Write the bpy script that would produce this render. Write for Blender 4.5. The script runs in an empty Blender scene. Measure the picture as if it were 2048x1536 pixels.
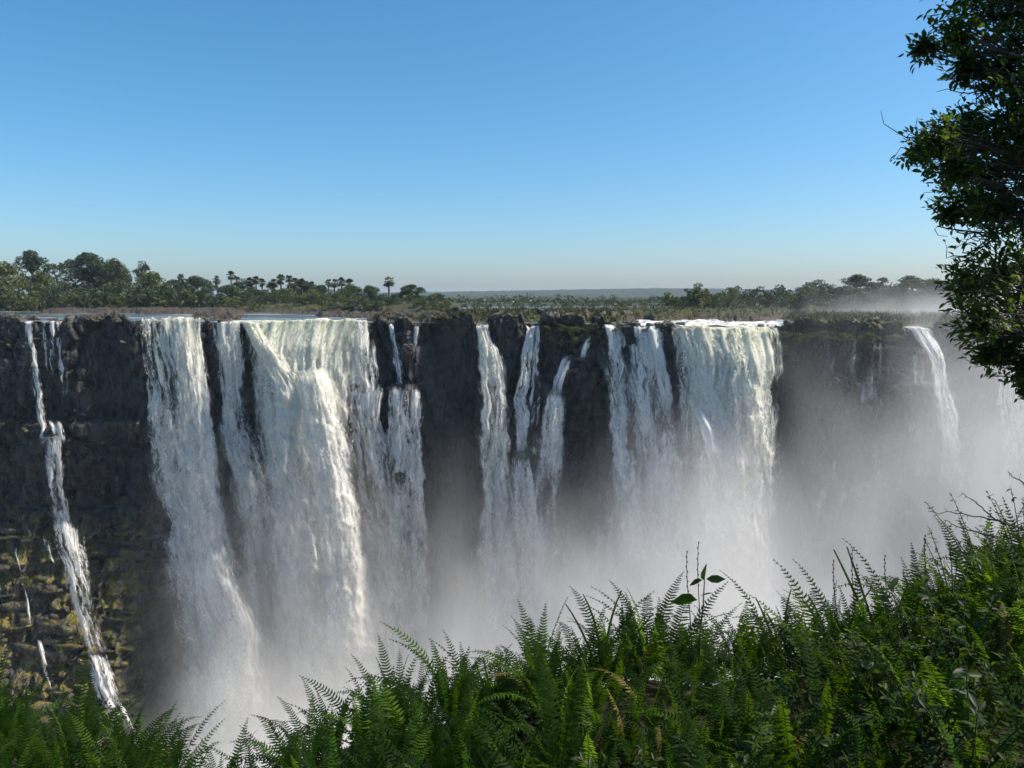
import bpy, math, random
import numpy as np
from mathutils import Vector, Matrix

R = math.radians
scene = bpy.context.scene
col = scene.collection

# ------------------------------------------------------------------ camera
FPX = 1577.0                      # focal length in photo pixels (2048 wide)
PITCH = math.atan((768 - 594) / FPX)
CZ = 5.0                          # eye height above the river
cam = bpy.data.cameras.new('camera')
cam.sensor_width = 36.0
cam.lens = 36.0 * FPX / 2048.0
cam.clip_start = 0.05
cam.clip_end = 30000.0
cam_o = bpy.data.objects.new('camera', cam)
cam_o.location = (0, 0, CZ)
cam_o.rotation_euler = (math.pi / 2 - PITCH, 0, 0)
col.objects.link(cam_o)
scene.camera = cam_o

# ------------------------------------------------------------------ light
SUN_AZ = R(90.0)      # from the view direction (+Y) towards +X
SUN_EL = R(50.0)
world = bpy.data.worlds.new('World')
scene.world = world
world.use_nodes = True
wn = world.node_tree.nodes
wl = world.node_tree.links
wn.clear()
sky = wn.new('ShaderNodeTexSky')
sky.sky_type = 'NISHITA'
sky.sun_disc = False
sky.sun_elevation = SUN_EL
sky.sun_rotation = SUN_AZ
sky.altitude = 900.0
sky.air_density = 1.0
sky.dust_density = 2.8
sky.ozone_density = 6.0
bg = wn.new('ShaderNodeBackground')
bg.inputs['Strength'].default_value = 0.118
wo = wn.new('ShaderNodeOutputWorld')
hs = wn.new('ShaderNodeHueSaturation')
hs.inputs['Saturation'].default_value = 1.2
hs.inputs['Hue'].default_value = 0.487
wl.new(sky.outputs[0], hs.inputs['Color'])
wl.new(hs.outputs[0], bg.inputs['Color'])
wl.new(bg.outputs[0], wo.inputs['Surface'])

sun = bpy.data.lights.new('sun', 'SUN')
sun.energy = 5.0
sun.angle = R(0.5)
sun.color = (1.0, 0.91, 0.78)
sun_o = bpy.data.objects.new('sun', sun)
sdir = Vector((math.sin(SUN_AZ) * math.cos(SUN_EL), math.cos(SUN_AZ) * math.cos(SUN_EL), math.sin(SUN_EL)))
sun_o.rotation_euler = sdir.to_track_quat('Z', 'Y').to_euler()
sun_o.location = (60, 20, 80)
col.objects.link(sun_o)

vs = scene.view_settings
vs.view_transform = 'Standard'
vs.look = 'None'
vs.exposure = 0.52
vs.gamma = 1.0
vs.use_curve_mapping = False

cy = scene.cycles
cy.use_denoising = True
cy.denoiser = 'OPENIMAGEDENOISE'
cy.use_adaptive_sampling = True
cy.adaptive_threshold = 0.06
cy.max_bounces = 6
cy.diffuse_bounces = 2
cy.glossy_bounces = 2
cy.transmission_bounces = 4
cy.transparent_max_bounces = 16
cy.volume_bounces = 3
cy.volume_step_rate = 2.0
cy.volume_max_steps = 256
cy.sample_clamp_indirect = 6.0

# ------------------------------------------------------------------ helpers
SP, CP = math.sin(PITCH), math.cos(PITCH)


def at(px, py, Y):
    """The place Y metres ahead of the viewer that lies on the line of sight through a photo pixel."""
    dx = (np.asarray(px, float) - 1024) / FPX
    dy = (768 - np.asarray(py, float)) / FPX
    vy = CP + dy * SP
    vz = -SP + dy * CP
    s = Y / vy
    return np.stack(np.broadcast_arrays(dx * s, Y + 0 * s, CZ + vz * s), -1)


def to_px(x, y, z):
    d = y * CP - (z - CZ) * SP
    u = y * SP + (z - CZ) * CP
    return 1024 + FPX * x / d, 768 - FPX * u / d


def _hash(ix, iy, seed):
    h = (ix.astype(np.int64) * 374761393 + iy.astype(np.int64) * 668265263 + seed * 1442695041) & 0xFFFFFFFF
    h = ((h ^ (h >> 13)) * 1274126177) & 0xFFFFFFFF
    h = ((h ^ (h >> 16)) * 2246822519) & 0xFFFFFFFF
    h = h ^ (h >> 15)
    return (h & 0xFFFFFF) / float(0xFFFFFF)


def vnoise(x, y, seed=0):
    x, y = np.broadcast_arrays(np.asarray(x, float), np.asarray(y, float))
    ix, iy = np.floor(x), np.floor(y)
    fx, fy = x - ix, y - iy
    fx = fx * fx * fx * (fx * (fx * 6 - 15) + 10)
    fy = fy * fy * fy * (fy * (fy * 6 - 15) + 10)
    a, b = _hash(ix, iy, seed), _hash(ix + 1, iy, seed)
    c, d = _hash(ix, iy + 1, seed), _hash(ix + 1, iy + 1, seed)
    return (a + (b - a) * fx) * (1 - fy) + (c + (d - c) * fx) * fy


def fbm(x, y, seed=0, octs=4, gain=0.5):
    t, a, n = 0.0, 1.0, 0.0
    x, y = np.asarray(x, float), np.asarray(y, float)
    for o in range(octs):
        t = t + a * vnoise(x * 2 ** o + 17.3 * o, y * 2 ** o - 9.1 * o, seed + o * 31)
        n += a
        a *= gain
    return t / n


def cells(x, y, seed=0):
    """random value of the nearest cell, and how far inside it"""
    x, y = np.broadcast_arrays(np.asarray(x, float), np.asarray(y, float))
    ix, iy = np.floor(x), np.floor(y)
    best = np.full(x.shape, 9.0)
    sec = np.full(x.shape, 9.0)
    val = np.zeros(x.shape)
    for ox in (-1, 0, 1):
        for oy in (-1, 0, 1):
            cx, cy_ = ix + ox, iy + oy
            jx = cx + _hash(cx, cy_, seed)
            jy = cy_ + _hash(cx, cy_, seed + 7)
            d = np.hypot(x - jx, y - jy)
            v = _hash(cx, cy_, seed + 13)
            closer = d < best
            sec = np.where(closer, best, np.minimum(sec, d))
            val = np.where(closer, v, val)
            best = np.where(closer, d, best)
    return val, sec - best


def sstep(a, b, x):
    t = np.clip((np.asarray(x, float) - a) / (b - a), 0, 1)
    return t * t * (3 - 2 * t)


def set_props(o, label=None, cat=None, group=None, kind=None):
    if label:
        o['label'] = label
    if cat:
        o['category'] = cat
    if group:
        o['group'] = group
    if kind:
        o['kind'] = kind
    return o


def link(name, data, parent=None, loc=None):
    o = bpy.data.objects.new(name, data)
    col.objects.link(o)
    if parent is not None:
        o.parent = parent
    if loc is not None:
        o.location = loc
    return o


def empty(name, loc=(0, 0, 0), rz=0.0):
    o = link(name, None, None, loc)
    o.rotation_euler[2] = rz
    o.empty_display_size = 0.2
    return o


def mesh_from(name, V, F, mat=None, smooth=False, uv=None, attrs=None):
    """V (n,3); F (m,3) or (m,4) index array, or a list of such arrays"""
    me = bpy.data.meshes.new(name)
    V = np.asarray(V, np.float32)
    Fs = F if isinstance(F, list) else [F]
    Fs = [np.asarray(f, np.int32) for f in Fs if len(f)]
    me.vertices.add(len(V))
    me.vertices.foreach_set('co', V.ravel())
    nl = sum(f.size for f in Fs)
    npoly = sum(len(f) for f in Fs)
    me.loops.add(nl)
    me.polygons.add(npoly)
    idx = np.concatenate([f.ravel() for f in Fs]).astype(np.int32)
    me.loops.foreach_set('vertex_index', idx)
    starts, s = [], 0
    for f in Fs:
        k = f.shape[1]
        starts.append(s + np.arange(len(f)) * k)
        s += f.size
    me.polygons.foreach_set('loop_start', np.concatenate(starts).astype(np.int32))
    if smooth:
        me.polygons.foreach_set('use_smooth', np.ones(npoly, bool))
    if uv is not None:
        l = me.uv_layers.new(name='UVMap')
        l.data.foreach_set('uv', np.asarray(uv, np.float32)[idx].ravel())
    for k, a in (attrs or {}).items():
        at_ = me.attributes.new(k, 'FLOAT', 'POINT')
        at_.data.foreach_set('value', np.asarray(a, np.float32).ravel())
    if mat is not None:
        me.materials.append(mat)
    me.update(calc_edges=True)
    return me


def grid_faces(nv, nu):
    i = np.arange(nv * nu).reshape(nv, nu)
    return np.stack([i[:-1, :-1], i[1:, :-1], i[1:, 1:], i[:-1, 1:]], -1).reshape(-1, 4)


def grid_mesh(name, P, mat, smooth=True, uv=None, attrs=None):
    nv, nu = P.shape[:2]
    return mesh_from(name, P.reshape(-1, 3), grid_faces(nv, nu), mat, smooth,
                     None if uv is None else uv.reshape(-1, 2), attrs)


def tube(path, radii, sides=6):
    """tapered tube along a path: V, F(quads)"""
    path = np.asarray(path, float)
    n = len(path)
    radii = np.broadcast_to(np.asarray(radii, float), (n,))
    T = np.gradient(path, axis=0)
    T /= np.linalg.norm(T, axis=1, keepdims=True) + 1e-9
    ref = np.array([0.0, 0.0, 1.0]) if abs(T[:, 2]).mean() < 0.8 else np.array([1.0, 0.0, 0.0])
    A = np.cross(T, ref)
    A /= np.linalg.norm(A, axis=1, keepdims=True) + 1e-9
    B = np.cross(T, A)
    th = np.linspace(0, 2 * np.pi, sides, endpoint=False)
    V = path[:, None, :] + radii[:, None, None] * (np.cos(th)[None, :, None] * A[:, None, :] + np.sin(th)[None, :, None] * B[:, None, :])
    i = np.arange(n * sides).reshape(n, sides)
    F = np.stack([i[:-1], np.roll(i[:-1], -1, 1), np.roll(i[1:], -1, 1), i[1:]], -1).reshape(-1, 4)
    return V.reshape(-1, 3), F


class Mesher:
    def __init__(self):
        self.V, self.Q, self.T, self.n = [], [], [], 0

    def add(self, V, F):
        V = np.asarray(V, float)
        F = np.asarray(F, int)
        self.V.append(V)
        (self.Q if F.shape[1] == 4 else self.T).append(F + self.n)
        self.n += len(V)

    def mesh(self, name, mat, smooth=False):
        Fs = []
        if self.Q:
            Fs.append(np.concatenate(self.Q))
        if self.T:
            Fs.append(np.concatenate(self.T))
        return mesh_from(name, np.concatenate(self.V), Fs, mat, smooth)


# ------------------------------------------------------------------ materials
class NT:
    """small wrapper for writing node materials"""

    def __init__(self, name):
        self.m = bpy.data.materials.new(name)
        self.m.use_nodes = True
        self.t = self.m.node_tree
        self.t.nodes.clear()
        self.out = self.t.nodes.new('ShaderNodeOutputMaterial')

    def n(self, typ, inputs=None, **kw):
        nd = self.t.nodes.new(typ)
        for k, v in kw.items():
            setattr(nd, k, v)
        for k, v in (inputs or {}).items():
            self.put(nd.inputs[k], v)
        return nd

    def put(self, sock, v):
        if isinstance(v, bpy.types.NodeSocket):
            self.t.links.new(v, sock)
        elif isinstance(v, bpy.types.Node):
            self.t.links.new(v.outputs[0], sock)
        else:
            sock.default_value = v

    def math(self, op, a, b=0.0, c=0.0, clamp=False):
        nd = self.t.nodes.new('ShaderNodeMath')
        nd.operation = op
        nd.use_clamp = clamp
        for s, v in zip(nd.inputs, (a, b, c)):
            self.put(s, v)
        return nd.outputs[0]

    def ramp(self, v, lo, hi, a=0.0, b=1.0, smooth=True):
        nd = self.t.nodes.new('ShaderNodeMapRange')
        nd.interpolation_type = 'SMOOTHSTEP' if smooth else 'LINEAR'
        nd.clamp = True
        for s, x in zip(list(nd.inputs)[:5], (v, lo, hi, a, b)):
            self.put(s, x)
        return nd.outputs[0]

    def mix(self, f, a, b):
        nd = self.t.nodes.new('ShaderNodeMix')
        nd.data_type = 'RGBA'
        self.put(nd.inputs[0], f)
        for s, v in ((nd.inputs[6], a), (nd.inputs[7], b)):
            self.put(s, (*v, 1.0) if isinstance(v, tuple) and len(v) == 3 else v)
        return nd.outputs[2]

    def noise(self, vec, scale, detail=4.0, rough=0.55, dist=0.0):
        return self.n('ShaderNodeTexNoise', {'Vector': vec, 'Scale': scale, 'Detail': detail, 'Roughness': rough, 'Distortion': dist}).outputs[0]

    def mapping(self, vec, scale=(1, 1, 1), loc=(0, 0, 0)):
        return self.n('ShaderNodeMapping', {'Vector': vec, 'Scale': scale, 'Location': loc}).outputs[0]

    def attr(self, name):
        return self.n('ShaderNodeAttribute', attribute_name=name).outputs['Fac']

    def pos(self):
        return self.n('ShaderNodeNewGeometry').outputs['Position']

    def surface(self, s):
        self.put(self.out.inputs['Surface'], s)
        return self.m


def bsdf(nt, color, rough=0.8, spec=0.3, normal=None):
    d = {'Base Color': color if not (isinstance(color, tuple) and len(color) == 3) else (*color, 1.0), 'Roughness': rough, 'Specular IOR Level': spec}
    if normal is not None:
        d['Normal'] = normal
    return nt.n('ShaderNodeBsdfPrincipled', d)


def mat_rock():
    t = NT('basalt')
    p = t.pos()
    n1 = t.noise(p, 0.35, 6, 0.6)
    n2 = t.noise(t.mapping(p, (1.2, 1.2, 0.18)), 1.0, 5, 0.6)      # vertical water stains
    n3 = t.noise(p, 2.6, 5, 0.65)
    c = t.mix(t.ramp(n1, 0.35, 0.68), (0.015, 0.017, 0.020), (0.056, 0.053, 0.050))
    c = t.mix(t.ramp(n2, 0.5, 0.75), c, (0.012, 0.013, 0.016))
    jw = t.n('ShaderNodeVectorMath', {0: t.mapping(p, (0.55, 0.55, 0.085)), 1: t.n('ShaderNodeVectorMath', {0: t.n('ShaderNodeTexNoise', {'Vector': p, 'Scale': 0.35, 'Detail': 3.0}).outputs[1], 1: (.5, .5, .3)}, operation='MULTIPLY').outputs[0]}, operation='ADD').outputs[0]
    ve = t.n('ShaderNodeTexVoronoi', {'Vector': jw, 'Scale': 1.0}, feature='DISTANCE_TO_EDGE').outputs['Distance']
    vc = t.n('ShaderNodeTexVoronoi', {'Vector': jw, 'Scale': 1.0}).outputs['Color']
    vt = t.n('ShaderNodeSeparateColor', {0: vc}).outputs[0]
    c = t.mix(t.math('MULTIPLY', t.ramp(vt, 0.45, 0.95), 0.45), c, (0.07, 0.067, 0.064))
    c = t.mix(t.math('MULTIPLY', t.ramp(vt, 0.4, 0.0), 0.6), c, (0.010, 0.011, 0.013))
    crack = t.ramp(t.math('ADD', ve, t.math('MULTIPLY', t.math('SUBTRACT', n1, 0.45), 0.35)), 0.0, 0.07)
    c = t.mix(t.math('ADD', t.math('MULTIPLY', crack, 0.6), 0.4), (0.006, 0.007, 0.008), c)
    n5 = t.noise(t.mapping(p, (2.2, 2.2, 0.09)), 1.0, 4, 0.55)      # pale mineral streaks
    c = t.mix(t.math('MULTIPLY', t.ramp(n5, 0.60, 0.72), 0.55), c, (0.15, 0.145, 0.135))
    dry = t.attr('dry')
    c = t.mix(t.math('MULTIPLY', dry, t.ramp(n3, 0.3, 0.6), clamp=True), c, (0.125, 0.105, 0.08))
    nz = t.n('ShaderNodeSeparateXYZ', {0: t.n('ShaderNodeNewGeometry').outputs['Normal']}).outputs[2]
    n4 = t.noise(p, 0.5, 5, 0.7)
    moss = t.math('MULTIPLY', t.attr('moss'), t.math('MULTIPLY', t.ramp(nz, -0.1, 0.45), t.ramp(n4, 0.44, 0.57)), clamp=True)
    mc = t.mix(t.ramp(n3, 0.35, 0.65), (0.085, 0.088, 0.012), (0.25, 0.20, 0.028))  # moss tones, brightened in the colour to look sunlit
    c = t.mix(moss, c, mc)
    bump = t.n('ShaderNodeBump', {'Strength': 1.0, 'Distance': 0.5, 'Height': t.math('ADD', t.math('MULTIPLY', n3, 0.7), t.math('ADD', t.math('MULTIPLY', n2, 0.6), t.math('MULTIPLY', crack, 0.8)))})
    rough = t.ramp(t.noise(p, 0.8, 4, 0.6), 0.4, 0.65, 0.32, 0.85)
    return t.surface(bsdf(t, c, rough, 0.4, bump.outputs[0]))


def mat_terrain():
    t = NT('riverbed')
    p = t.pos()
    n1 = t.noise(p, 0.22, 6, 0.6)
    n2 = t.noise(t.mapping(p, (1, 1, 3)), 1.1, 5, 0.6)
    rock = t.mix(t.ramp(n2, 0.35, 0.65), (0.02, 0.018, 0.017), (0.085, 0.068, 0.05))
    grass = t.mix(t.ramp(n1, 0.35, 0.65), (0.026, 0.036, 0.012), (0.062, 0.060, 0.024))
    v = t.attr('veg')
    c = t.mix(t.ramp(t.math('ADD', v, t.math('MULTIPLY', n2, 0.6)), 0.55, 0.95), rock, grass)
    bump = t.n('ShaderNodeBump', {'Strength': 0.8, 'Distance': 0.4, 'Height': n2})
    return t.surface(bsdf(t, c, 0.85, 0.2, bump.outputs[0]))


def mat_river():
    t = NT('river_water')
    p = t.pos()
    m = t.mapping(p, (0.05, 0.22, 1))
    foam = t.ramp(t.noise(m, 1.0, 7, 0.68), 0.50, 0.66)
    fast = t.attr('fast')
    foam = t.math('ADD', t.math('MULTIPLY', foam, 0.55), t.math('MULTIPLY', fast, t.ramp(t.noise(t.mapping(p, (0.5, 0.7, 1)), 1.0, 5, 0.6), 0.34, 0.6)), clamp=True)
    w = t.noise(t.mapping(p, (0.5, 0.9, 1)), 1.0, 5, 0.6)
    bump = t.n('ShaderNodeBump', {'Strength': 0.5, 'Distance': 0.35, 'Height': w}).outputs[0]
    water = bsdf(t, (0.035, 0.05, 0.055), 0.12, 0.6, bump)
    white = bsdf(t, (0.74, 0.72, 0.64), 0.9, 0.1, t.n('ShaderNodeBump', {'Strength': 1.0, 'Distance': 0.6, 'Height': w}).outputs[0])
    mx = t.n('ShaderNodeMixShader', {0: foam, 1: water.outputs[0], 2: white.outputs[0]})
    return t.surface(mx)


def mat_fall(speckle=False):
    """falling white water: broken into threads and clumps along the direction of fall"""
    t = NT('falling_drops' if speckle else 'falling_water')
    uv = t.n('ShaderNodeUVMap', uv_map='UVMap').outputs[0]
    age = t.attr('age')
    w = t.n('ShaderNodeTexNoise', {'Vector': t.mapping(uv, (0.22, 0.07, 1)), 'Scale': 1.0, 'Detail': 4.0, 'Roughness': 0.6}).outputs[1]
    off = t.n('ShaderNodeVectorMath', {0: w, 1: (3.2, 6.0, 0)}, operation='MULTIPLY').outputs[0]
    uw = t.n('ShaderNodeVectorMath', {0: uv, 1: off}, operation='ADD').outputs[0]
    n1 = t.noise(t.mapping(uw, (1.05, 0.075, 1)), 1.0, 6, 0.62)                       # threads
    nc = t.noise(t.mapping(uw, (0.42, 0.15, 1), (11, 5, 0)), 1.0, 7, 0.66, 0.35)      # falling clouds of drops
    n2 = t.noise(t.mapping(uw, (2.4, 0.6, 1), (31, 7, 0)), 1.0, 5, 0.68)
    n3 = t.noise(t.mapping(uw, (0.3, 0.06, 1), (5, 3, 0)), 1.0, 3, 0.55)
    n4 = t.noise(t.mapping(uw, (4.5, 1.7, 1), (3, 17, 0)), 1.0, 4, 0.7)
    nt_ = t.n('ShaderNodeMix', {0: t.math('ADD', t.math('MULTIPLY', age, 0.6), 0.28), 2: n1, 3: nc}).outputs[0]
    n = t.math('ADD', t.math('ADD', t.math('MULTIPLY', nt_, 0.50), t.math('MULTIPLY', n2, 0.20)), t.math('ADD', t.math('MULTIPLY', n3, 0.20), t.math('MULTIPLY', n4, 0.10)))
    if speckle:
        n = t.math('ADD', t.math('MULTIPLY', n4, 0.38), t.math('ADD', t.math('MULTIPLY', nt_, 0.44), t.math('MULTIPLY', n3, 0.18)))
    n = t.ramp(n, 0.37, 0.63, smooth=False)
    dens = t.attr('dens')
    soft = t.attr('soft')
    thr = t.math('SUBTRACT', 1.0, dens)
    a = t.ramp(n, t.math('SUBTRACT', thr, t.math('ADD', 0.05, soft)), t.math('ADD', thr, t.math('ADD', 0.12, soft)))
    a = t.math('MULTIPLY', a, t.attr('edge'), clamp=True)
    tint = t.attr('tint')
    c = t.mix(t.math('MULTIPLY', tint, t.ramp(n2, 0.3, 0.65), clamp=True), (0.83, 0.81, 0.775), (0.72, 0.73, 0.47))
    bump = t.n('ShaderNodeBump', {'Strength': 0.55, 'Distance': 0.4, 'Height': t.math('ADD', t.math('MULTIPLY', nt_, 0.8), t.math('ADD', t.math('MULTIPLY', n2, 0.6), t.math('MULTIPLY', n4, 0.5)))}).outputs[0]
    d = t.n('ShaderNodeBsdfDiffuse', {'Color': c, 'Normal': bump})
    tr = t.n('ShaderNodeBsdfTranslucent', {'Color': c, 'Normal': bump})
    body = t.n('ShaderNodeMixShader', {0: 0.3, 1: d.outputs[0], 2: tr.outputs[0]})
    tp = t.n('ShaderNodeBsdfTransparent')
    mx = t.n('ShaderNodeMixShader', {0: a, 1: tp.outputs[0], 2: body.outputs[0]})
    return t.surface(mx)


def mat_leaf(name, c1, c2, trans=0.35, scale=0.6, rough=0.5, spec=0.35, tcol=None):
    t = NT(name)
    oi = t.n('ShaderNodeObjectInfo')
    g = t.n('ShaderNodeNewGeometry')
    n = t.noise(t.n('ShaderNodeTexCoord').outputs['Object'], scale, 3, 0.6)
    f = t.math('ADD', t.math('MULTIPLY', n, 0.9), t.math('MULTIPLY', t.math('ADD', oi.outputs['Random'], g.outputs['Random Per Island']), 0.3))
    c = t.mix(t.ramp(f, 0.4, 1.0), c1, c2)
    b = bsdf(t, c, rough, spec)
    tc = t.mix(1.0, c, c)
    if tcol is not None:
        tc = t.mix(t.ramp(f, 0.4, 1.0), tuple(0.75 * x for x in tcol), tcol)
    tr = t.n('ShaderNodeBsdfTranslucent', {'Color': tc})
    mx = t.n('ShaderNodeMixShader', {0: trans, 1: b.outputs[0], 2: tr.outputs[0]})
    return t.surface(mx)


def mat_bark(name='bark', c1=(0.06, 0.05, 0.04), c2=(0.16, 0.13, 0.10)):
    t = NT(name)
    n = t.noise(t.mapping(t.n('ShaderNodeTexCoord').outputs['Object'], (3, 3, 0.7)), 2.0, 4, 0.6)
    return t.surface(bsdf(t, t.mix(n, c1, c2), 0.9, 0.1))


def mat_soil():
    t = NT('soil')
    p = t.pos()
    n = t.noise(p, 3.0, 5, 0.6)
    return t.surface(bsdf(t, t.mix(n, (0.02, 0.022, 0.012), (0.05, 0.045, 0.025)), 0.95, 0.1))


def mat_far(name, c1, c2, scale):
    t = NT(name)
    n = t.noise(t.pos(), scale, 4, 0.65)
    return t.surface(bsdf(t, t.mix(t.ramp(n, 0.35, 0.65), c1, c2), 0.95, 0.05))


M_ROCK, M_TERR, M_RIVER, M_FALL = mat_rock(), mat_terrain(), mat_river(), mat_fall()
M_DROPS = mat_fall(True)
M_BARK, M_SOIL = mat_bark(), mat_soil()

# ------------------------------------------------------------------ lip of the falls, plan of the gorge
LIP_PX = np.array([-700, -300, 0, 260, 420, 600, 740, 860, 960, 1200, 1400, 1560, 1850, 2048, 2400, 2800], float)
LIP_Y = np.array([172, 168, 163, 160, 158, 157, 155, 153, 150, 146, 138, 134, 130, 127, 124, 120], float)
LIP_X = (LIP_PX - 1024) / FPX * (LIP_Y * CP + CZ * SP)


def lip_y(x):
    return np.interp(x, LIP_X, LIP_Y)


def px_of_x(x):
    return np.interp(x, LIP_X, LIP_PX)


# stretches of the lip where the river runs over the edge (photo columns)
RUNS = [(40, 130, 6), (255, 425, 8), (425, 745, 8), (776, 790, 5), (826, 842, 5), (948, 980, 6), (1050, 1085, 5),
        (1172, 1190, 4), (1212, 1330, 7), (1325, 1562, 9), (1812, 1880, 7), (1960, 2120, 10)]


def river_mask(px):
    m = np.zeros_like(np.asarray(px, float))
    for a, b, s in RUNS:
        m = np.maximum(m, sstep(a - s, a + s * 0.5, px) * sstep(b + s, b - s * 0.5, px))
    return m


# rocks, islands and banks above the falls: photo columns from/to, metres ahead from/to (None = the lip), height, plant cover
LANDS = [(-900, 264, None, 178, 0.8, 0.15), (110, 500, 240, 285, 1.3, 0.3), (-900, 440, 292, 640, 3.0, 1.0),
         (398, 480, 172, 200, 0.8, 0.2), (560, 660, 236, 250, 0.6, 0.2), (640, 775, 196, 224, 0.9, 0.3), (430, 900, 268, 640, 2.6, 1.0),
         (735, 968, None, 178, 0.9, 0.5), (770, 905, 200, 218, 0.9, 0.5), (905, 1250, None, 206, 1.7, 0.8), (960, 1110, 215, 262, 1.3, 0.9),
         (1110, 1575, 176, 262, 1.6, 0.8), (1440, 1535, 158, 178, 1.0, 0.2), (1562, 3000, None, 232, 1.2, 0.85),
         (1380, 3000, 236, 640, 2.6, 1.0), (850, 1500, 430, 520, 1.6, 1.0), (-900, 3000, 760, 9000, 4.0, 1.0)]


def land(px, Y, lip):
    """height of rock and soil above the river, and plant cover"""
    px, Y, lip = np.broadcast_arrays(px, Y, lip)
    warp = (fbm(px / 60.0, Y / 14.0, 5, 4) - 0.5)
    h = np.full(px.shape, -0.55)
    veg = np.zeros(px.shape)
    for a, b, y0, y1, hh, vg in LANDS:
        p = px + warp * 90
        y = Y + warp * 30
        e = sstep(a - 14, a + 14, p) * sstep(b + 14, b - 14, p)
        lo = 1.0 if y0 is None else sstep(y0 - 6, y0 + 10, y)
        m = e * lo * sstep(y1 + 10, y1 - 8, y)
        nh = -0.55 + m * (hh + 0.55)
        veg = np.where(nh > h, vg * m, veg)
        h = np.maximum(h, nh)
    rough = fbm(px / 9.0, Y / 2.5, 11, 4) - 0.5
    h = h + rough * np.where(h > -0.3, 1.9, 0.5) * np.clip(200.0 / Y, 0.2, 1)
    near = river_mask(px) * sstep(lip + 16, lip + 7, Y)
    h = h * (1 - near) + (-0.16 + 0.15 * rough) * near
    return h, veg


# ------------------------------------------------------------------ cliff
cpx = np.arange(-330, 2460, 2.3)
cx = np.interp(cpx, LIP_PX, LIP_X)
cl = lip_y(cx)
top_h, top_veg = land(cpx, cl, cl)
NZ = 330
tt = np.linspace(0, 1, NZ) ** 1.08


def cliff_d(x, z, px):
    """relief of the face (negative = towards the gorge)"""
    d = np.clip(-z, 0, 200)
    smooth_wall = np.maximum.reduce([sstep(178, 195, px) * sstep(262, 250, px) * sstep(-28, -22, z),
                                     sstep(832, 850, px) * sstep(955, 940, px), sstep(1562, 1575, px) * sstep(1640, 1610, px)])
    wet = river_mask(px)
    amp = (1 - 0.75 * smooth_wall) * (1 - 0.3 * wet)
    out = -0.035 * d + 1.6 * smooth_wall
    out = out + 6.0 * (fbm(x / 15.0, z / 70.0, 21, 3) - 0.5) * sstep(0, 12, d) * (1 - 0.5 * wet)
    wx = x + 0.9 * (fbm(x / 4.0, z / 5.0, 3, 3) - 0.5)
    wz = z + 1.2 * (fbm(x / 6.0, z / 6.0, 4, 3) - 0.5)
    v1, e1 = cells(wx / 5.0, wz / 12.0, 41)
    v2, e2 = cells(wx / 1.9, wz / 3.4, 42)
    v3, e3 = cells(wx / 0.9, wz / 1.3, 43)
    out = out + amp * ((v1 - 0.5) * 2.8 + (v2 - 0.5) * 1.7 + (v3 - 0.5) * 0.8)
    out = out + amp * (0.7 * sstep(0.12, 0.0, e1) + 0.4 * sstep(0.10, 0.0, e2))
    out = out + (fbm(x / 1.5, z / 1.5, 44, 4) - 0.5) * 0.35
    # horizontal ledges
    for zl, a, b, k in ((-20.5, -400, 345, 2.6), (-11.5, 690, 840, 2.0), (-29, 690, 850, 1.2), (-9.0, 1640, 1890, 3.0), (-34, 940, 1160, 1.2), (-30, 380, 700, 1.0)):
        m = sstep(a - 10, a + 10, px) * sstep(b + 20, b - 20, px)
        zz = zl + 2.5 * (fbm(x / 9.0, 0 * x, 50 + int(abs(zl)), 3) - 0.5)
        out = out - k * m * sstep(zz + 0.5, zz - 0.3, z)
    # stepped, mossy foot on the left
    ml = sstep(352, 285, px + 30 * (fbm(x / 5, z / 5, 61, 3) - 0.5))
    s = 0.0
    for hh, w_, sd in ((4.2, 0.55, 71), (1.5, 0.45, 72)):
        q = z / hh + 1.5 * fbm(x / 7.0, z / 30.0, sd, 3)
        fl = np.floor(q)
        fr = q - fl
        s = s + w_ * (fl + sstep(0.74, 0.97, fr) - 1.5 * fbm(x / 7.0, z / 30.0, sd, 3)) * hh
    out = out - ml * 0.52 * np.clip(-38.0 - s, 0, 60)
    return out


ZB = -95.0
ztop = np.maximum(top_h, -0.45)
Z = ztop[None, :] + (ZB - ztop[None, :]) * tt[:, None]
PX2 = np.broadcast_to(cpx, Z.shape)
X2 = np.broadcast_to(cx, Z.shape)
D = cliff_d(X2, Z, PX2)
Yc = cl[None, :] + D
Yc[0] += 0.5
moss = sstep(350, 270, PX2) * sstep(-37, -43, Z) + 0.45 * (fbm(X2 / 5, Z / 5, 81, 3) > 0.62) * sstep(400, 100, PX2)
moss = np.clip(moss + 0.9 * sstep(980, 1100, PX2) * sstep(1240, 1200, PX2) * sstep(-7, -1, Z) + 0.8 * sstep(1560, 1600, PX2) * sstep(-4.5, -1, Z), 0, 1)
dry = sstep(330, 250, PX2) * sstep(-38, -46, Z) * 0.9 + 0.5 * sstep(1.0, -0.5, -Z) + 0.9 * sstep(1680, 1760, PX2) * sstep(1880, 1840, PX2) * sstep(-11, -9.5, Z) * sstep(-6, -7.5, Z)
P = np.stack([X2, Yc, Z], -1)
cliff = link('cliff', grid_mesh('cliff', P, M_ROCK, False, attrs={'moss': moss, 'dry': np.clip(dry, 0, 1)}))
set_props(cliff, 'dark wet basalt cliff face with mossy stepped ledges at its foot', None, None, 'structure')


def cliff_y(x, z):
    x = np.asarray(x, float)
    return lip_y(x) + cliff_d(x, np.asarray(z, float), px_of_x(x))


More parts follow.
